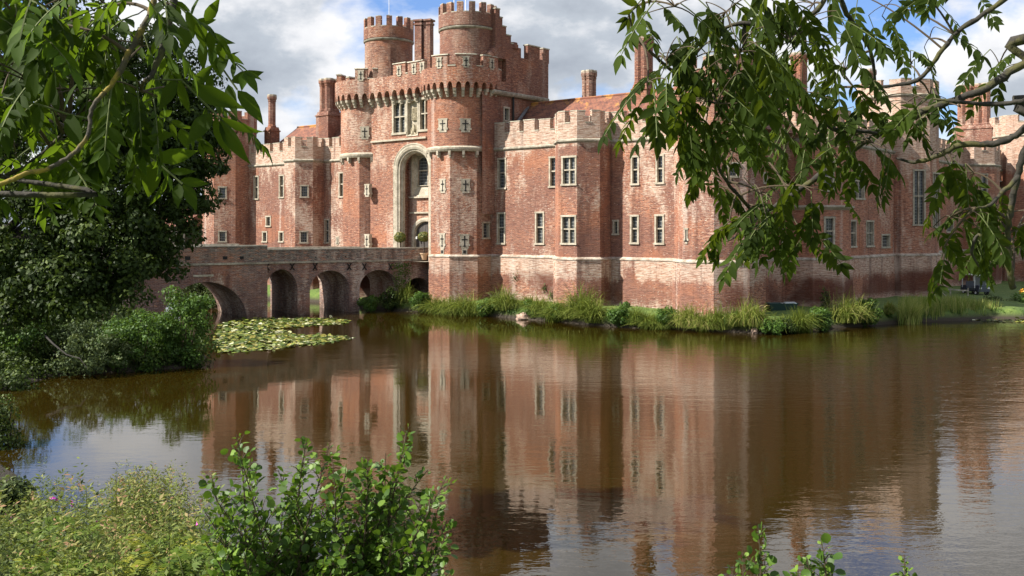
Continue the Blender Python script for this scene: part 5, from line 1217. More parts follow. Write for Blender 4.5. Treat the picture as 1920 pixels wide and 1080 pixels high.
# buggy
bt_ = 86; bx_, by_ = cam2w((1829-960)/FP*bt_, bt_); ang = math.atan2(CT, ST)+.25; co, si = math.cos(ang), math.sin(ang)
bg = thing('golf_buggy', 'parked golf buggy with a white roof beyond the reeds', 'golf buggy', (bx_, by_, 1.0))
def bx3(mb, x0, x1, y0, y1, z0, z1, tp=1): 
    cx, cy = (x0+x1)/2, (y0+y1)/2; mb.box((bx_+cx*co-cy*si, by_+cx*si+cy*co, 1.0+(z0+z1)/2), (x1-x0, y1-y0, z1-z0), ang, taper=tp)
white = simple('white plastic', (.72, .72, .70), .35); navy = simple('dark blue body', (.03, .04, .06), .35)
mb = MB(); bx3(mb, -.6, .6, -1.1, -.55, .3, .85, .85); bx3(mb, -.6, .6, -.55, .6, .3, .42); bx3(mb, -.6, .6, .5, 1.2, .3, .8, .92); mb.build('body', navy, bg)
mb = MB(); bx3(mb, -.66, .66, -1.0, 1.05, 1.72, 1.80, .93); mb.build('roof', white, bg)
mb = MB(); bx3(mb, -.5, .5, .1, .55, .55, .75); bx3(mb, -.5, .5, .5, .62, .75, 1.15); mb.build('seat', simple('grey seat', (.12, .13, .16), .6), bg)
mb = MB(); bx3(mb, -.55, .55, -.62, -.60, .85, 1.7); mb.build('windscreen', simple('tinted plastic', (.10, .10, .12), .15), bg)
for x in (-.58, .58):
    for y in (-.6, .95): mb = MB(); bx3(mb, x-.025, x+.025, y-.025, y+.025, .6, 1.72); mb.build('roof_post', white, bg)
for x in (-.52, .52):
    for y in (-.75, .8):
        mb = MB(); a_ = (bx_+(x-.09)*co-y*si, by_+(x-.09)*si+y*co, 1.22); b2 = (bx_+(x+.09)*co-y*si, by_+(x+.09)*si+y*co, 1.22); mb.tube([a_, b2], .22, 14); w = mb.build('wheel', simple('tyre', (.02, .02, .02), .8), bg)
        mb = MB(); e = .1 if x > 0 else -.1; mb.tube([(bx_+(x-e*1)*co-y*si, by_+(x-e)*si+y*co, 1.22), (bx_+(x+e*1.05)*co-y*si, by_+(x+e*1.05)*si+y*co, 1.22)], .1, 10); mb.build('hub', white, w)
for sx_ in (-.4, .4): mb = MB(); bx3(mb, sx_-.1, sx_+.1, -1.16, -1.08, .55, .68); mb.build('headlight', white, bg)
# timber jetty / fence among the reeds
jt, jx, jy = 82, *cam2w((1782-960)/FP*82, 82); fe = thing('timber_rail', 'weathered timber rail and brace among the reeds left of the buggy', 'fence', (jx, jy, .8))
mb = MB(); a_, b2 = at(1752, 541, 83), at(1815, 545, 83); mb.tube([a_, b2], .08, 4); mb.build('rail', M['stone_dirty'], fe)
for px in (1752, 1782, 1815): mb = MB(); a_ = at(px, 540, 83); mb.tube([a_, (a_.x, a_.y, .3)], .07, 4); mb.build('post', M['stone_dirty'], fe)
mb = MB(); mb.tube([at(1755, 540, 82.8), at(1774, 556, 82.8)], .07, 4); mb.build('brace', M['stone_dirty'], fe)
# ---------------------------------------------------------------- overhanging ash trees (real boughs a few metres from the camera)
GR_ = Vector((0, 0, -1)); CR = Vector((ST, CT, 0)); CF = Vector((-CT, ST, 0))
def arc(a, b, up=.12, n=7):
    L_ = (b-a).length; c = (a+b)*.5+Vector((0, 0, up*L_))+Vector(rng.normal(size=3))*L_*.05
    return [a*(1-f)**2+c*2*f*(1-f)+b*f*f for f in [i/(n-1) for i in range(n)]]
class Fol:
    def __init__(s): s.P = []; s.A = []; s.N = []; s.S = []; s.R = []; s.tw = MB(); s.br = MB()
    def leaf(s, p, a, n, l, r=None): s.P.append(tuple(p)); s.A.append(tuple(a)); s.N.append(tuple(n)); s.S.append(l); s.R.append(rng.random() if r is None else r)
    def compound(s, base, d, Lr, pairs, ll, tone=None, droop=.5):
        d = Vector(d).normalized(); p = Vector(base); pts = [p.copy()]; K = pairs+2; tone = rng.random()*.7 if tone is None else tone
        nrm = Vector(rng.normal(size=3))*.5+Vector((0, 0, 1)); nrm = (nrm-d*nrm.dot(d)).normalized(); nodes = []
        for k in range(K):
            d = (d+GR_*droop/K).normalized(); p = p+d*Lr/K; pts.append(p.copy()); nodes.append((p.copy(), d.copy()))
        s.tw.tube(pts, [.0018]*(len(pts)-1)+[.001], 4, cap=False)
        for k, (q, dd) in enumerate(nodes[1:]):
            side = dd.cross(nrm).normalized(); f = .75+.3*math.sin(PI*(k+.6)/(K-1))
            for sg in (-1, 1):
                a = side*sg*rng.uniform(.7, 1.0)+dd*rng.uniform(.45, .8)+GR_*rng.uniform(.1, .75); n2 = nrm+Vector(rng.normal(size=3))*.3
                s.leaf(q, a, n2, ll*f*rng.uniform(.85, 1.1), np.clip(tone+rng.normal(0, .1), 0, 1))
        s.leaf(nodes[-1][0], d+GR_*.2, nrm, ll*1.1, tone)
def bough(parent, pts, rads, mat='bark', nm='bough', nb=8):
    P = [Vector(p) for p in pts]; out, rr = [], []
    for i in range(len(P)-1):
        p0, p1, p2, p3 = P[max(i-1, 0)], P[i], P[i+1], P[min(i+2, len(P)-1)]
        for k in range(6):
            f = k/6; q = .5*((2*p1)+(-p0+p2)*f+(2*p0-5*p1+4*p2-p3)*f*f+(-p0+3*p1-3*p2+p3)*f**3); r = rads[i]+(rads[i+1]-rads[i])*f
            out.append(q+Vector(rng.normal(size=3))*r*.16); rr.append(r*rng.uniform(.86, 1.16))
    out.append(P[-1]); rr.append(rads[-1]); mb = MB(); mb.tube(out, rr, nb)
    mb.build(nm, M[mat], parent, smooth=True, merge=True); return out
def clumps(F, lst, tr, boughpts, ll, Lr, off=55, dx=0, dy=0, CM=1.2, dwn=.8, pr=(3, 5), rt=.0045):
    for (px, py, sp, cnt) in lst:
        t0 = rng.uniform(*tr); hub = at(px+dx+rng.normal(0, sp*.2), py+dy-off*.5+rng.normal(0, sp*.2), t0)
        nb_ = min(boughpts, key=lambda q: (q-hub).length); mid = (nb_+hub)*.5+Vector((0, 0, .035)); F.br.tube(arc(nb_, hub, .18), [rt*(1-.08*i) for i in range(7)], 6)
        for k in range(int(cnt*CM*.92+.5)):
            b0 = hub+Vector((CR*rng.normal(0, sp*t0/FP*.5))+(CF*rng.normal(0, .13))+Vector((0, 0, rng.normal(0, sp*t0/FP*.45))))
            F.br.tube(arc(hub, b0, .15), [rt*.5, rt*.46, rt*.42, rt*.4, rt*.36, rt*.33, .0014], 5)
            d = CR*rng.normal(0, .75)+CF*rng.normal(0, .5)+GR_*dwn*rng.uniform(.3, 1.3); F.compound(b0, d, Lr*rng.uniform(.8, 1.15), int(rng.integers(pr[0], pr[1]+1)), ll*rng.uniform(.85, 1.12))
def finish(F, t, mat):
    F.tw.build('leaf_stalks', M['twig'], t); F.br.build('twigs', M['twig_brown'], t); leafmesh('crown', *LANCE, F.P, F.A, F.N, F.S, M[mat], t, np.array(F.R), S2=np.array(F.S)*rng.uniform(.75, 1.3, len(F.S)))
# right hand ash
xr, yr_ = cam2w(4.6, 3.0); gz = float(hgt(xr, yr_)); ashr = thing('ash_tree', 'ash tree whose mossy boughs hang across the right side of the photo', 'tree', (xr, yr_, gz))
T0_ = Vector((xr, yr_, gz)); mb = MB(); mb.tube([T0_-Vector((0, 0, .5)), T0_+Vector((.05, 0, 1.5)), T0_+Vector((0, .1, 3)), T0_+Vector((.1, 0, 5)), T0_+Vector((0, 0, 7.5))], [.30, .24, .21, .16, .07], 12); mb.build('trunk', M['bark'], ashr, smooth=True)
def px3(l, t0, t1): n = len(l); return [at(x, y, t0+(t1-t0)*i/(n-1)) for i, (x, y) in enumerate(l)]
U = T0_+Vector((0, 0, 3.4)); BP = []
BP += bough(ashr, [U]+px3([(2050, 60), (1920, 118), (1850, 165), (1790, 187), (1700, 222), (1640, 255), (1590, 285), (1540, 327), (1490, 362), (1450, 390), (1415, 412), (1385, 440), (1365, 452)], 3.3, 3.6), [.045, .018, .0145, .0135, .013, .0125, .012, .0115, .0105, .010, .009, .007, .004, .0025])
BP += bough(ashr, [U-Vector((0, 0, .4)), *px3([(2040, 190), (1960, 205), (1935, 225), (1905, 255), (1860, 270), (1800, 272), (1760, 292), (1715, 304), (1680, 296)], 3.2, 3.4)], [.04, .016, .013, .0125, .0115, .0105, .0095, .009, .006, .003], 'bark')
BP += bough(ashr, [U+Vector((0, 0, .8)), *px3([(2000, -120), (1900, -15), (1840, 30), (1790, 65), (1750, 118), (1720, 150), (1660, 162), (1600, 163)], 3.3, 3.5)], [.035, .013, .010, .009, .0085, .008, .0075, .005, .003])
BP += bough(ashr, [U+Vector((0, 0, 1.4)), *px3([(1700, -160), (1610, -60), (1578, 0), (1605, 50), (1632, 95), (1640, 150), (1641, 195)], 3.0, 3.4)], [.035, .012, .0095, .0085, .0075, .0065, .005, .003])
BP += bough(ashr, [U+Vector((0, 0, 1.5)), *px3([(1640, -190), (1560, -60), (1540, 10), (1495, 42), (1440, 50), (1390, 44), (1340, 60), (1310, 80)], 2.9, 3.0)], [.03, .011, .009, .008, .0075, .0065, .006, .004, .003])
BP += bough(ashr, [at(1395, 44, 2.98), *px3([(1400, 90), (1440, 130), (1485, 160), (1520, 200), (1560, 240), (1605, 246), (1645, 250)], 3.0, 3.4)], [.006, .007, .0075, .008, .008, .0075, .007, .005])
BP += bough(ashr, px3([(1310, 80), (1290, 130), (1300, 200), (1325, 265), (1345, 310), (1368, 348), (1395, 378), (1418, 408)], 3.0, 3.5), [.004, .0045, .005, .0055, .006, .006, .006, .004])
BP += bough(ashr, px3([(1178, 24), (1184, 46), (1195, 72), (1215, 92), (1250, 125), (1300, 160)], 2.9, 3.0), [.003, .0042, .004, .0045, .005, .005], 'twig_brown')
BP += bough(ashr, [U-Vector((0, 0, .9)), *px3([(2060, 220), (1950, 235), (1925, 275), (1908, 330), (1896, 385), (1890, 440), (1893, 500), (1900, 540)], 3.1, 3.3)], [.04, .015, .013, .012, .0115, .011, .010, .012, .011])
BP += bough(ashr, px3([(1910, 330), (1880, 360), (1855, 385), (1830, 390)], 3.15, 3.1), [.009, .007, .005, .0025])
BP += bough(ashr, px3([(1892, 460), (1860, 455), (1835, 440), (1822, 470), (1835, 500)], 3.2, 3.3), [.008, .006, .005, .005, .003])
BP += bough(ashr, px3([(1920, 190), (1860, 195), (1790, 190), (1750, 185)], 3.1, 3.2), [.008, .0075, .006, .003])
F = Fol()
clumps(F, [(1205, 190, 30, 2), (1235, 140, 40, 3), (1260, 60, 50, 4), (1330, 50, 60, 5), (1300, 150, 60, 5), (1375, 120, 60, 6), (1250, 235, 40, 4), (1330, 240, 50, 5), (1400, 200, 60, 5), (1400, 20, 50, 4), (1460, 110, 60, 5), (1500, 40, 45, 4)], (2.6, 3.0), BP, .054, .17, dx=20, dy=-8, CM=2.0, pr=(4, 6))
clumps(F, [(1300, 290, 45, 4), (1360, 290, 45, 3), (1440, 260, 50, 4), (1490, 230, 60, 6), (1430, 330, 40, 2), (1530, 120, 50, 4), (1560, 180, 60, 6), (1520, 290, 45, 4), (1580, 280, 50, 5), (1640, 230, 45, 4), (1630, 300, 40, 3), (1690, 250, 35, 3), (1700, 160, 30, 2), (1740, 110, 35, 2), (1690, 60, 35, 2), (1715, 20, 35, 3), (1790, 20, 40, 2), (1740, 210, 35, 2), (1860, 150, 35, 2), (1890, 30, 30, 2), (1610, 30, 25, 1),
           (1340, 345, 35, 2), (1330, 385, 30, 2), (1400, 410, 45, 6), (1370, 445, 35, 3), (1440, 440, 45, 5), (1400, 480, 30, 3), (1480, 465, 35, 3), (1470, 400, 35, 3), (1510, 380, 30, 2), (1740, 330, 25, 2), (1780, 340, 30, 2), (1820, 370, 30, 4), (1810, 420, 30, 3), (1770, 450, 35, 3), (1850, 430, 40, 5), (1900, 430, 40, 4), (1760, 500, 25, 2), (1830, 490, 35, 3), (1880, 480, 35, 3), (1790, 250, 25, 1), (1920, 160, 30, 2), (1990, 120, 40, 3), (2000, 240, 40, 3), (2080, 60, 40, 3), (2060, 330, 40, 3), (2110, 190, 45, 3), (1990, 420, 40, 3), (2160, 100, 50, 3), (2180, 260, 50, 3)], (3.15, 3.7), BP, .050, .16, dx=8, dy=-12, CM=1.35, pr=(4, 6))
finish(F, ashr, 'ash')
# left hand ash
xl, yl = cam2w(-5.6, 2.6); gz = float(hgt(xl, yl)); ashl = thing('ash_tree', 'ash tree whose lichen spotted boughs hang across the upper left corner of the photo', 'tree', (xl, yl, gz))
T1_ = Vector((xl, yl, gz)); mb = MB(); mb.tube([T1_-Vector((0, 0, .5)), T1_+Vector((0, .05, 1.4)), T1_+Vector((.05, 0, 3)), T1_+Vector((0, .1, 6))], [.26, .21, .18, .08], 12); mb.build('trunk', M['bark'], ashl, smooth=True)
V_ = T1_+Vector((0, 0, 2.9)); BL_ = []
BL_ += bough(ashl, [V_+Vector((0, 0, .7)), *px3([(180, -260), (270, -80), (288, 0), (266, 55), (238, 108), (212, 155), (182, 188), (170, 215), (166, 250), (140, 286), (92, 316), (50, 325), (0, 345), (-60, 350)], 1.95, 1.8)], [.03, .0075, .0065, .006, .006, .0056, .005, .0045, .004, .004, .0042, .0045, .0045, .005, .0055], 'lichen_bark')
BL_ += bough(ashl, [V_+Vector((0, 0, .8)), *px3([(260, -240), (330, -70), (326, 0), (312, 60), (292, 125), (278, 150)], 2.0, 1.95)], [.035, .010, .008, .0075, .007, .006, .004], 'bark')
BL_ += bough(ashl, [V_-Vector((0, 0, .5)), *px3([(-120, 360), (0, 330), (50, 312), (100, 268), (130, 238)], 2.1, 2.2)], [.02, .0065, .005, .0045, .004, .003], 'bark')
F = Fol()
def explicit(rach, leaves, t0, ll=1):
    F.tw.tube([at(x, y, t0) for x, y in rach], [.0022]*len(rach), 5)
    for x0, y0, x1, y1 in leaves:
        a_, b2 = at(x0, y0, t0), at(x1, y1, t0+rng.uniform(-.04, .04)); dd = b2-a_; F.leaf(a_, dd, CF*-1+Vector(rng.normal(size=3))*.55, dd.length, rng.uniform(.1, .55))
explicit([(300, -20), (345, 20), (385, 66), (415, 125), (445, 168)], [(389, 66, 432, 82), (364, 39, 408, 41), (383, 72, 377, 134), (395, 86, 410, 148), (404, 128, 445, 91), (432, 154, 496, 132), (428, 158, 440, 218), (445, 169, 496, 229), (397, 138, 388, 186), (360, 30, 375, -20), (385, 40, 410, 0), (350, 40, 345, 95)], 2.1)
explicit([(290, 150), (340, 150), (380, 190), (412, 222)], [(358, 163, 455, 203), (414, 220, 487, 255), (412, 224, 463, 309), (404, 218, 428, 300), (385, 200, 372, 262), (340, 152, 350, 215), (360, 165, 400, 120), (330, 150, 300, 205), (398, 212, 350, 268)], 2.05)
explicit([(200, 240), (245, 262), (290, 300), (325, 330), (342, 345)], [(258, 272, 229, 326), (290, 300, 276, 375), (292, 296, 370, 288), (315, 325, 288, 389), (319, 321, 364, 322), (338, 338, 389, 346), (335, 345, 332, 385), (344, 344, 370, 393), (250, 262, 320, 250), (225, 252, 205, 300)], 2.1)
explicit([(-10, 180), (70, 195), (130, 215), (165, 222)], [(95, 205, 115, 268), (75, 198, 65, 255), (60, 193, 62, 120), (90, 200, 100, 132), (110, 208, 92, 150), (40, 188, 30, 150), (128, 213, 150, 280), (30, 186, 40, 240), (120, 208, 140, 150)], 1.9)
explicit([(66, 330), (75, 360), (88, 385), (100, 400)], [(78, 365, 50, 372), (78, 362, 112, 358), (86, 380, 54, 392), (88, 382, 126, 380), (95, 388, 70, 418), (98, 392, 130, 402), (97, 395, 105, 425)], 2.3)
clumps(F, [(20, 30, 60, 3), (90, 20, 70, 4), (170, 30, 70, 5), (240, 40, 60, 4), (340, 50, 45, 4), (30, 110, 60, 3), (110, 110, 60, 4), (190, 110, 60, 4), (290, 120, 50, 4), (370, 60, 35, 2), (30, 210, 50, 3), (130, 210, 60, 4), (220, 210, 60, 5), (300, 220, 50, 4), (60, 290, 45, 3), (190, 300, 50, 4), (270, 270, 50, 4), (-60, 100, 60, 4), (-80, 240, 60, 4), (-60, 340, 50, 3), (-170, 150, 60, 4), (-190, 300, 60, 3)], (1.95, 2.4), BL_, .054, .17, CM=1.35, dx=-38, dy=-12, dwn=.55, pr=(4, 6))
finish(F, ashl, 'ash_near')
# ---------------------------------------------------------------- alder shrubs in the foreground
def alder(label, roots, tips, ll=.052, side=.34, group=None, dens=.014, inner=True):
    r0 = Vector(roots[0]); g = float(hgt(r0.x, r0.y)); o = thing('alder_shrub', label, 'shrub', (r0.x, r0.y, g), group); tw = MB(); P, A, Nn, S = [], [], [], []
    def put(p, d, l):
        sd = Vector(rng.normal(size=3)); sd = (sd-d*sd.dot(d)).normalized(); a = sd*rng.uniform(.7, 1)+d*rng.uniform(.3, .8); up = Vector((0, 0, 1))*.9+Vector(rng.normal(size=3))*.55+Vector((-.3, -.3, 0)); b0 = p+sd*.012
        tw.tube([p, b0], [.0012, .001], 3, cap=False); P.append(tuple(b0)); A.append(tuple(a)); Nn.append(tuple(up)); S.append(l)
    for i, (px, py, t) in enumerate(tips):
        tip = at(px, py, t); rt = Vector(roots[i % len(roots)]); rt.z = float(hgt(rt.x, rt.y)); Ls = (tip-rt).length; c1 = rt+(tip-rt)*.5+Vector((0, 0, .25))+Vector(rng.normal(size=3))*.07
        K = 22; pts = []
        for k in range(K+1): f = k/K; q = rt*(1-f)**2+c1*2*f*(1-f)+tip*f*f; q += Vector((math.sin(f*9+i)*.012, math.cos(f*7+i)*.012, 0)); pts.append(q)
        tw.tube(pts, [.011*(1-k/K)+.002 for k in range(K+1)], 5)
        n = int(Ls*.62/dens)
        for k in range(n):
            f = .38+.62*k/n; j = min(int(f*K), K-1); p = pts[j]+(pts[j+1]-pts[j])*(f*K-j); d = (pts[j+1]-pts[j]).normalized(); put(p, d, ll*rng.uniform(.55, 1.05)*(1.05-.45*f))
            if k % 4 == 0 and f < .96:
                sd = Vector(rng.normal(size=3)); sd = (sd-d*sd.dot(d)).normalized(); ln = side*(1.05-f)*rng.uniform(.6, 1.3)+.04; e = p+(sd*.8+d*.75).normalized()*ln; tw.tube([p, (p+e)*.5+Vector((0, 0, .01)), e], [.003, .0025, .0012], 4, cap=False)
                m = max(2, int(ln/.02)); dd = (e-p).normalized()
                for q in range(m): put(p+(e-p)*((q+1)/m), dd, ll*rng.uniform(.6, 1.15))
    tw.build('stems', M['twig_brown'], o); leafmesh('foliage', *ROUND, P, A, Nn, S, M['alder'], o, S2=np.array(S)*1.0); return len(P)
def rootp(px, t): x, y = cam2w((px-960)/FP*t, t); return (x, y, 0)
TP = [(440, 815, 5.3), (398, 890, 5.2), (470, 905, 5.5), (525, 880, 5.6), (575, 822, 5.4), (612, 835, 5.2), (645, 870, 5.6), (690, 860, 5.3), (728, 850, 5.5), (772, 800, 5.2), (803, 880, 5.3), (832, 895, 5.1), (833, 975, 5.2), (700, 925, 5.6), (560, 935, 5.3), (620, 955, 5.5), (762, 940, 5.6), (450, 985, 5.2), (378, 960, 5.1), (500, 1000, 5.5), (660, 980, 5.2), (828, 1030, 5.2), (560, 1030, 5.3), (735, 1010, 5.2), (600, 1050, 5.1), (690, 1050, 5.4), (780, 1060, 5.3), (470, 1060, 5.1), (640, 920, 5.8), (740, 900, 5.7), (410, 1030, 5.4), (530, 960, 5.9)]
TP += [(x+rng.uniform(-22, 22), y+rng.uniform(22, 60), t+rng.uniform(-.2, .3)) for x, y, t in TP]
print('ALDER', alder('leafy alder shrub rising from the bottom edge left of centre', [rootp(p, t) for p, t in ((480, 5.5), (560, 5.7), (640, 5.5), (720, 5.7), (600, 6.0))], TP))
alder('alder sprig at the bottom edge, leftmost and fullest of the three right of centre', [rootp(1420, 4.9)], [(1418, 986, 4.9), (1395, 1035, 4.9), (1440, 1040, 5), (1380, 1060, 4.8), (1425, 1062, 4.8)], .055, .16, 'alder sprigs at the bottom edge')
alder('alder sprig at the bottom edge, middle of the three right of centre', [rootp(1530, 4.8)], [(1535, 1006, 4.8), (1515, 1045, 4.8), (1552, 1045, 4.9), (1500, 1068, 4.7), (1560, 1066, 4.8)], .055, .16, 'alder sprigs at the bottom edge')
alder('smallest alder sprig at the bottom edge, rightmost of the three', [rootp(1695, 4.9)], [(1692, 1040, 4.9), (1702, 1068, 4.9)], .05, .10, 'alder sprigs at the bottom edge')
# ---------------------------------------------------------------- willowherb, nettles and ferns on the near bank
P, A, Nn, S, R = [], [], [], [], []; st = MB(); cnt = 0
def stalk(x, y, g, H, nl, ls, tone):
    lx, ly = rng.normal(0, .08), rng.normal(0, .08); f = rng.random(nl)**.75; ang = rng.uniform(0, 2*PI, nl)
    px_ = x+lx*f*H; py_ = y+ly*f*H; w = .16*(1-f)*H+.02; rr = rng.random(nl)
    P.append(np.stack([px_+np.cos(ang)*w*rr, py_+np.sin(ang)*w*rr, g+H*(.12+.88*f)], 1)); A.append(np.stack([np.cos(ang), np.sin(ang), rng.normal(.35, .35, nl)], 1)); Nn.append(np.stack([rng.normal(0, .5, nl), rng.normal(0, .5, nl), np.ones(nl)], 1))
    S.append(ls*rng.uniform(.6, 1.2, nl)*(1.15-.5*f)); R.append(np.clip(tone+rng.normal(0, .16, nl)+.25*(f > .9), 0, 1))
    if rng.random() < .3: st.tube([(x, y, g-.1), (x+lx*H, y+ly*H, g+H)], [.004, .0012], 3, cap=False)
while cnt < 1350:
    px = rng.uniform(-140, 470); t = 5.5+12.5*rng.random()**.8; x, y = cam2w((px-960)/FP*t, t); d = float(sdist(x, y))
    if d < .15 or (px > 385 and t > 10): continue
    g = float(hgt(x, y)); ytop = 900+38*math.sin(px*.045+1)+22*math.sin(px*.11)+rng.uniform(-12, 75)+(25 if px < 60 else 0)+max(0, (px-330))*.9
    zt = zz(ytop, t)
    H = min(max(zt-g, .25), rng.uniform(1.3, 2.3))
    if zt-g < .2: continue
    stalk(x, y, g, H, 95, .07, .38+.38*math.sin(x*1.9)*math.sin(y*2.3+1)); cnt += 1
tag(leafmesh('willowherb', *DIA, np.concatenate(P), np.concatenate(A), np.concatenate(Nn), np.concatenate(S), M['herb'], None, np.concatenate(R), S2=np.concatenate(S)*.62), 'pale green willowherb and nettles covering the near bank at lower left', 'undergrowth', kind='stuff')
P, A, Nn, S, R = [], [], [], [], []
tcl = 12.5; xc, yc = cam2w((272-960)/FP*tcl, tcl); gc = float(hgt(xc, yc)); wh = thing('willowherb_clump', 'tall feathery willowherb clump standing against the water at lower left', 'plant', (xc, yc, gc))
for k in range(120):
    px = 275+rng.normal(0, 27); t = tcl+rng.normal(0, .35); x, y = cam2w((px-960)/FP*t, t); g = float(hgt(x, y)); stalk(x, y, g, max(.4, zz(862+abs(px-275)*1.0+rng.uniform(0, 30), t)-g), 230, .07, .5)
leafmesh('foliage', *DIA, np.concatenate(P), np.concatenate(A), np.concatenate(Nn), np.concatenate(S), M['herb'], wh, np.concatenate(R), S2=np.concatenate(S)*.55)
sm = MB(); 
for k in range(14): x, y = xc+rng.normal(0, .2), yc+rng.normal(0, .2); sm.tube([(x, y, gc-.1), (x+rng.normal(0, .1), y, gc+1.8)], [.008, .003], 4, cap=False)
sm.build('stems', M['twig_brown'], wh)
P, A, Nn, S, R = [], [], [], [], []
tcl = 12.6; xc, yc = cam2w((200-960)/FP*tcl, tcl); gc = float(hgt(xc, yc)); wh = thing('willowherb_spray', 'thin willowherb spray with a bent tip left of the tall clump', 'plant', (xc, yc, gc))
for k in range(14): x, y = cam2w((200+rng.normal(0, 7)-960)/FP*tcl, tcl); stalk(x, y, gc, max(.4, zz(882+rng.uniform(0, 40), tcl)-gc), 130, .075, .5)
leafmesh('foliage', *DIA, np.concatenate(P), np.concatenate(A), np.concatenate(Nn), np.concatenate(S), M['herb'], wh, np.concatenate(R), S2=np.concatenate(S)*.55)
st.build('herb_stalks', M['twig_brown']); bpy.data.objects['herb_stalks'].name = 'herb_stalks'; tag(bpy.data.objects['herb_stalks'], 'thin brown stalks among the willowherb at lower left', 'stalks', kind='stuff')
fl = MB()
c = np.array([W3(px, py, 9.5) for px, py in ((103, 936), (134, 944), (19, 962), (181, 975), (367, 986), (341, 1008), (351, 1045))])
c = np.repeat(c, 3, 0)+rng.normal(0, .012, (21, 3)); tag(leafmesh('pink_flowers', *ROUND, c, rdir(21), rdir(21, 1), np.full(21, .035), simple('magenta petals', (.55, .06, .40), .5)), 'scattered pink willowherb flowers at lower left', 'flowers', kind='stuff')
def fern(px, py, t, H, label, tone):
    c = at(px, py, t); g = float(hgt(c.x, c.y)); o = thing('fern', label, 'fern', (c.x, c.y, g), 'ferns at lower left'); base = Vector((c.x, c.y, c.z-H*.5)); P, A, Nn, S = [], [], [], []; tw = MB()
    tw.tube([(c.x, c.y, g-.05), base], [.012, .008], 5)
    for k in range(9):
        an = rng.uniform(0, 2*PI); d = Vector((math.cos(an), math.sin(an), 0)); K = 26; pts = []; Lf = H*rng.uniform(.8, 1.2)
        for j in range(K): f = j/(K-1); pts.append(base+d*Lf*.95*f**1.1+Vector((0, 0, Lf*(.95*f-.62*f*f*f))))
        tw.tube(pts[::3], .0028, 3, cap=False); sd = Vector((-d.y, d.x, 0))
        for j in range(3, K):
            f = j/(K-1); ln = Lf*.26*math.sin(PI*min(1, (1-f)*.9+.12)); tg = (pts[j]-pts[j-1]).normalized()
            for sg in (-1, 1): P.append(tuple(pts[j])); A.append(tuple(sd*sg+tg*.35-Vector((0, 0, .15)))); Nn.append(tuple(tg.cross(sd)*1.0+Vector(rng.normal(size=3))*.15)); S.append(ln)
    tw.build('stems', M['twig'], o); leafmesh('fronds', *DIA, P, A, Nn, S, M['fern'], o, np.clip(rng.normal(tone, .12, len(P)), 0, 1), S2=np.array(S)*.33+.004)
FN = [(245, 1035, 7.2, .50, .55), (60, 1005, 8, .55, .5), (150, 1050, 7, .5, .4), (20, 1060, 6.6, .5, .65), (310, 1020, 7, .45, .8), (385, 1055, 6.2, .42, .5), (120, 985, 9, .5, .35), (350, 1070, 6.0, .4, .35), (200, 1080, 6.4, .45, .75), (80, 1085, 6.2, .45, .5)]
FLB = ['green fern left of the yellow fern near the bottom edge', 'green fern arching at the left edge, highest of the ferns there', 'mid green fern in the middle of the lower left corner', 'yellowish fern in the bottom left corner of the photo', 'yellow fern below the tall willowherb clump', 'green fern touching the left side of the alder shrub', 'dark green fern highest among the willowherb', 'darkest fern beside the alder shrub at the bottom edge', 'yellowing fern at the bottom edge below the green ones', 'green fern at the bottom edge near the left corner']
for (px, py, t, H, tone), lb in zip(FN, FLB): fern(px, py, t, H, lb, tone)
# long grasses at the lower left and the dark plants at the left edge
Vs = []
for k in range(520):
    px = rng.uniform(-40, 420); t = rng.uniform(6.2, 10); x, y = cam2w((px-960)/FP*t, t); g = float(hgt(x, y)); Vs.append(blades((x, y, g), 7, max(.3, min(1.5, zz(rng.uniform(930, 1060), t)-g)),   .6, .013, .4, rad=.15))
tag(bladeobj('long_grass', Vs, M['reed'], None, None, .8, .2), 'long grass blades mixed through the plants at lower left', 'grass', kind='stuff')
shrub('edge_plant', 'dark sedge like plant at the left edge above the willowherb', 15, 16.5, 95, 880, 1000, 'shrub_grey', .09, 26, 120, (.14, .26), cat='plant')
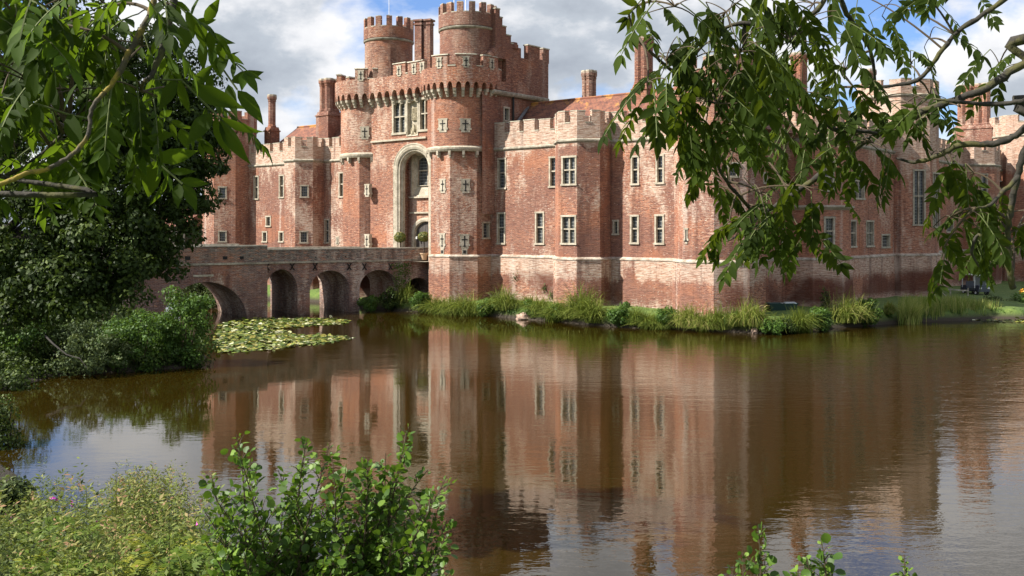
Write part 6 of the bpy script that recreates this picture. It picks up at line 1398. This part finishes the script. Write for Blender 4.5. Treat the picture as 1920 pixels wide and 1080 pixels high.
# ---------------------------------------------------------------- world and sun
SAZ, SEL = math.radians(36.7), math.radians(42)      # sun stands west of south
sdir = Vector((-math.sin(SAZ)*math.cos(SEL), -math.cos(SAZ)*math.cos(SEL), math.sin(SEL)))
w = bpy.data.worlds.new('World'); scn.world = w; w.use_nodes = True; nt = w.node_tree; nt.nodes.clear()
wo = nt.nodes.new('ShaderNodeOutputWorld'); bg_ = nt.nodes.new('ShaderNodeBackground'); bg_.inputs[1].default_value = .05
sky = nt.nodes.new('ShaderNodeTexSky'); sky.sky_type = 'NISHITA'; sky.sun_disc = False; sky.sun_elevation = SEL; sky.sun_rotation = math.atan2(sdir.x, sdir.y)
tc = nt.nodes.new('ShaderNodeTexCoord'); sp = nt.nodes.new('ShaderNodeSeparateXYZ'); L(nt, tc.outputs['Generated'], sp.inputs[0])
pv = tc.outputs['Generated']
n1 = noise(nt, mapping(nt, pv, (1, 1, 1.9), CLOFF), CLS, 9, .55, .15)
n2 = noise(nt, mapping(nt, pv, (1, 1, 1.9), (CLOFF[0], CLOFF[1], CLOFF[2]+.045)), CLS, 9, .55, .15)
n3 = noise(nt, mapping(nt, pv, (1, 1, 1.9), (9, 4, 2)), CLS*2.2, 6, .6)
cover = ramp(nt, n1, [(.40, 0.0), (.50, 1.0)])
dens = math_(nt, 'ADD', math_(nt, 'MULTIPLY', n2, .7), math_(nt, 'MULTIPLY', n3, .3))
cc = ramp(nt, dens, [(.42, (10.2, 10.2, 10.2)), (.50, (8.6, 8.7, 9.0)), (.565, (5.2, 5.7, 6.4)), (.70, (3.2, 3.6, 4.3))])
skyc = mix(nt, 1.0, sky.outputs[0], (1.05, 1.3, 1.8), 'MULTIPLY')
col = mix(nt, cover, skyc, cc)
L(nt, col, bg_.inputs[0]); L(nt, bg_.outputs[0], wo.inputs[0])
sl = bpy.data.lights.new('sun', 'SUN'); sl.energy = 5.0; sl.angle = math.radians(.53); sl.color = (1, .95, .86)
so = bpy.data.objects.new('sun', sl); COL.objects.link(so); so.rotation_euler = sdir.to_track_quat('Z', 'Y').to_euler(); so.location = (-60, 0, 60)
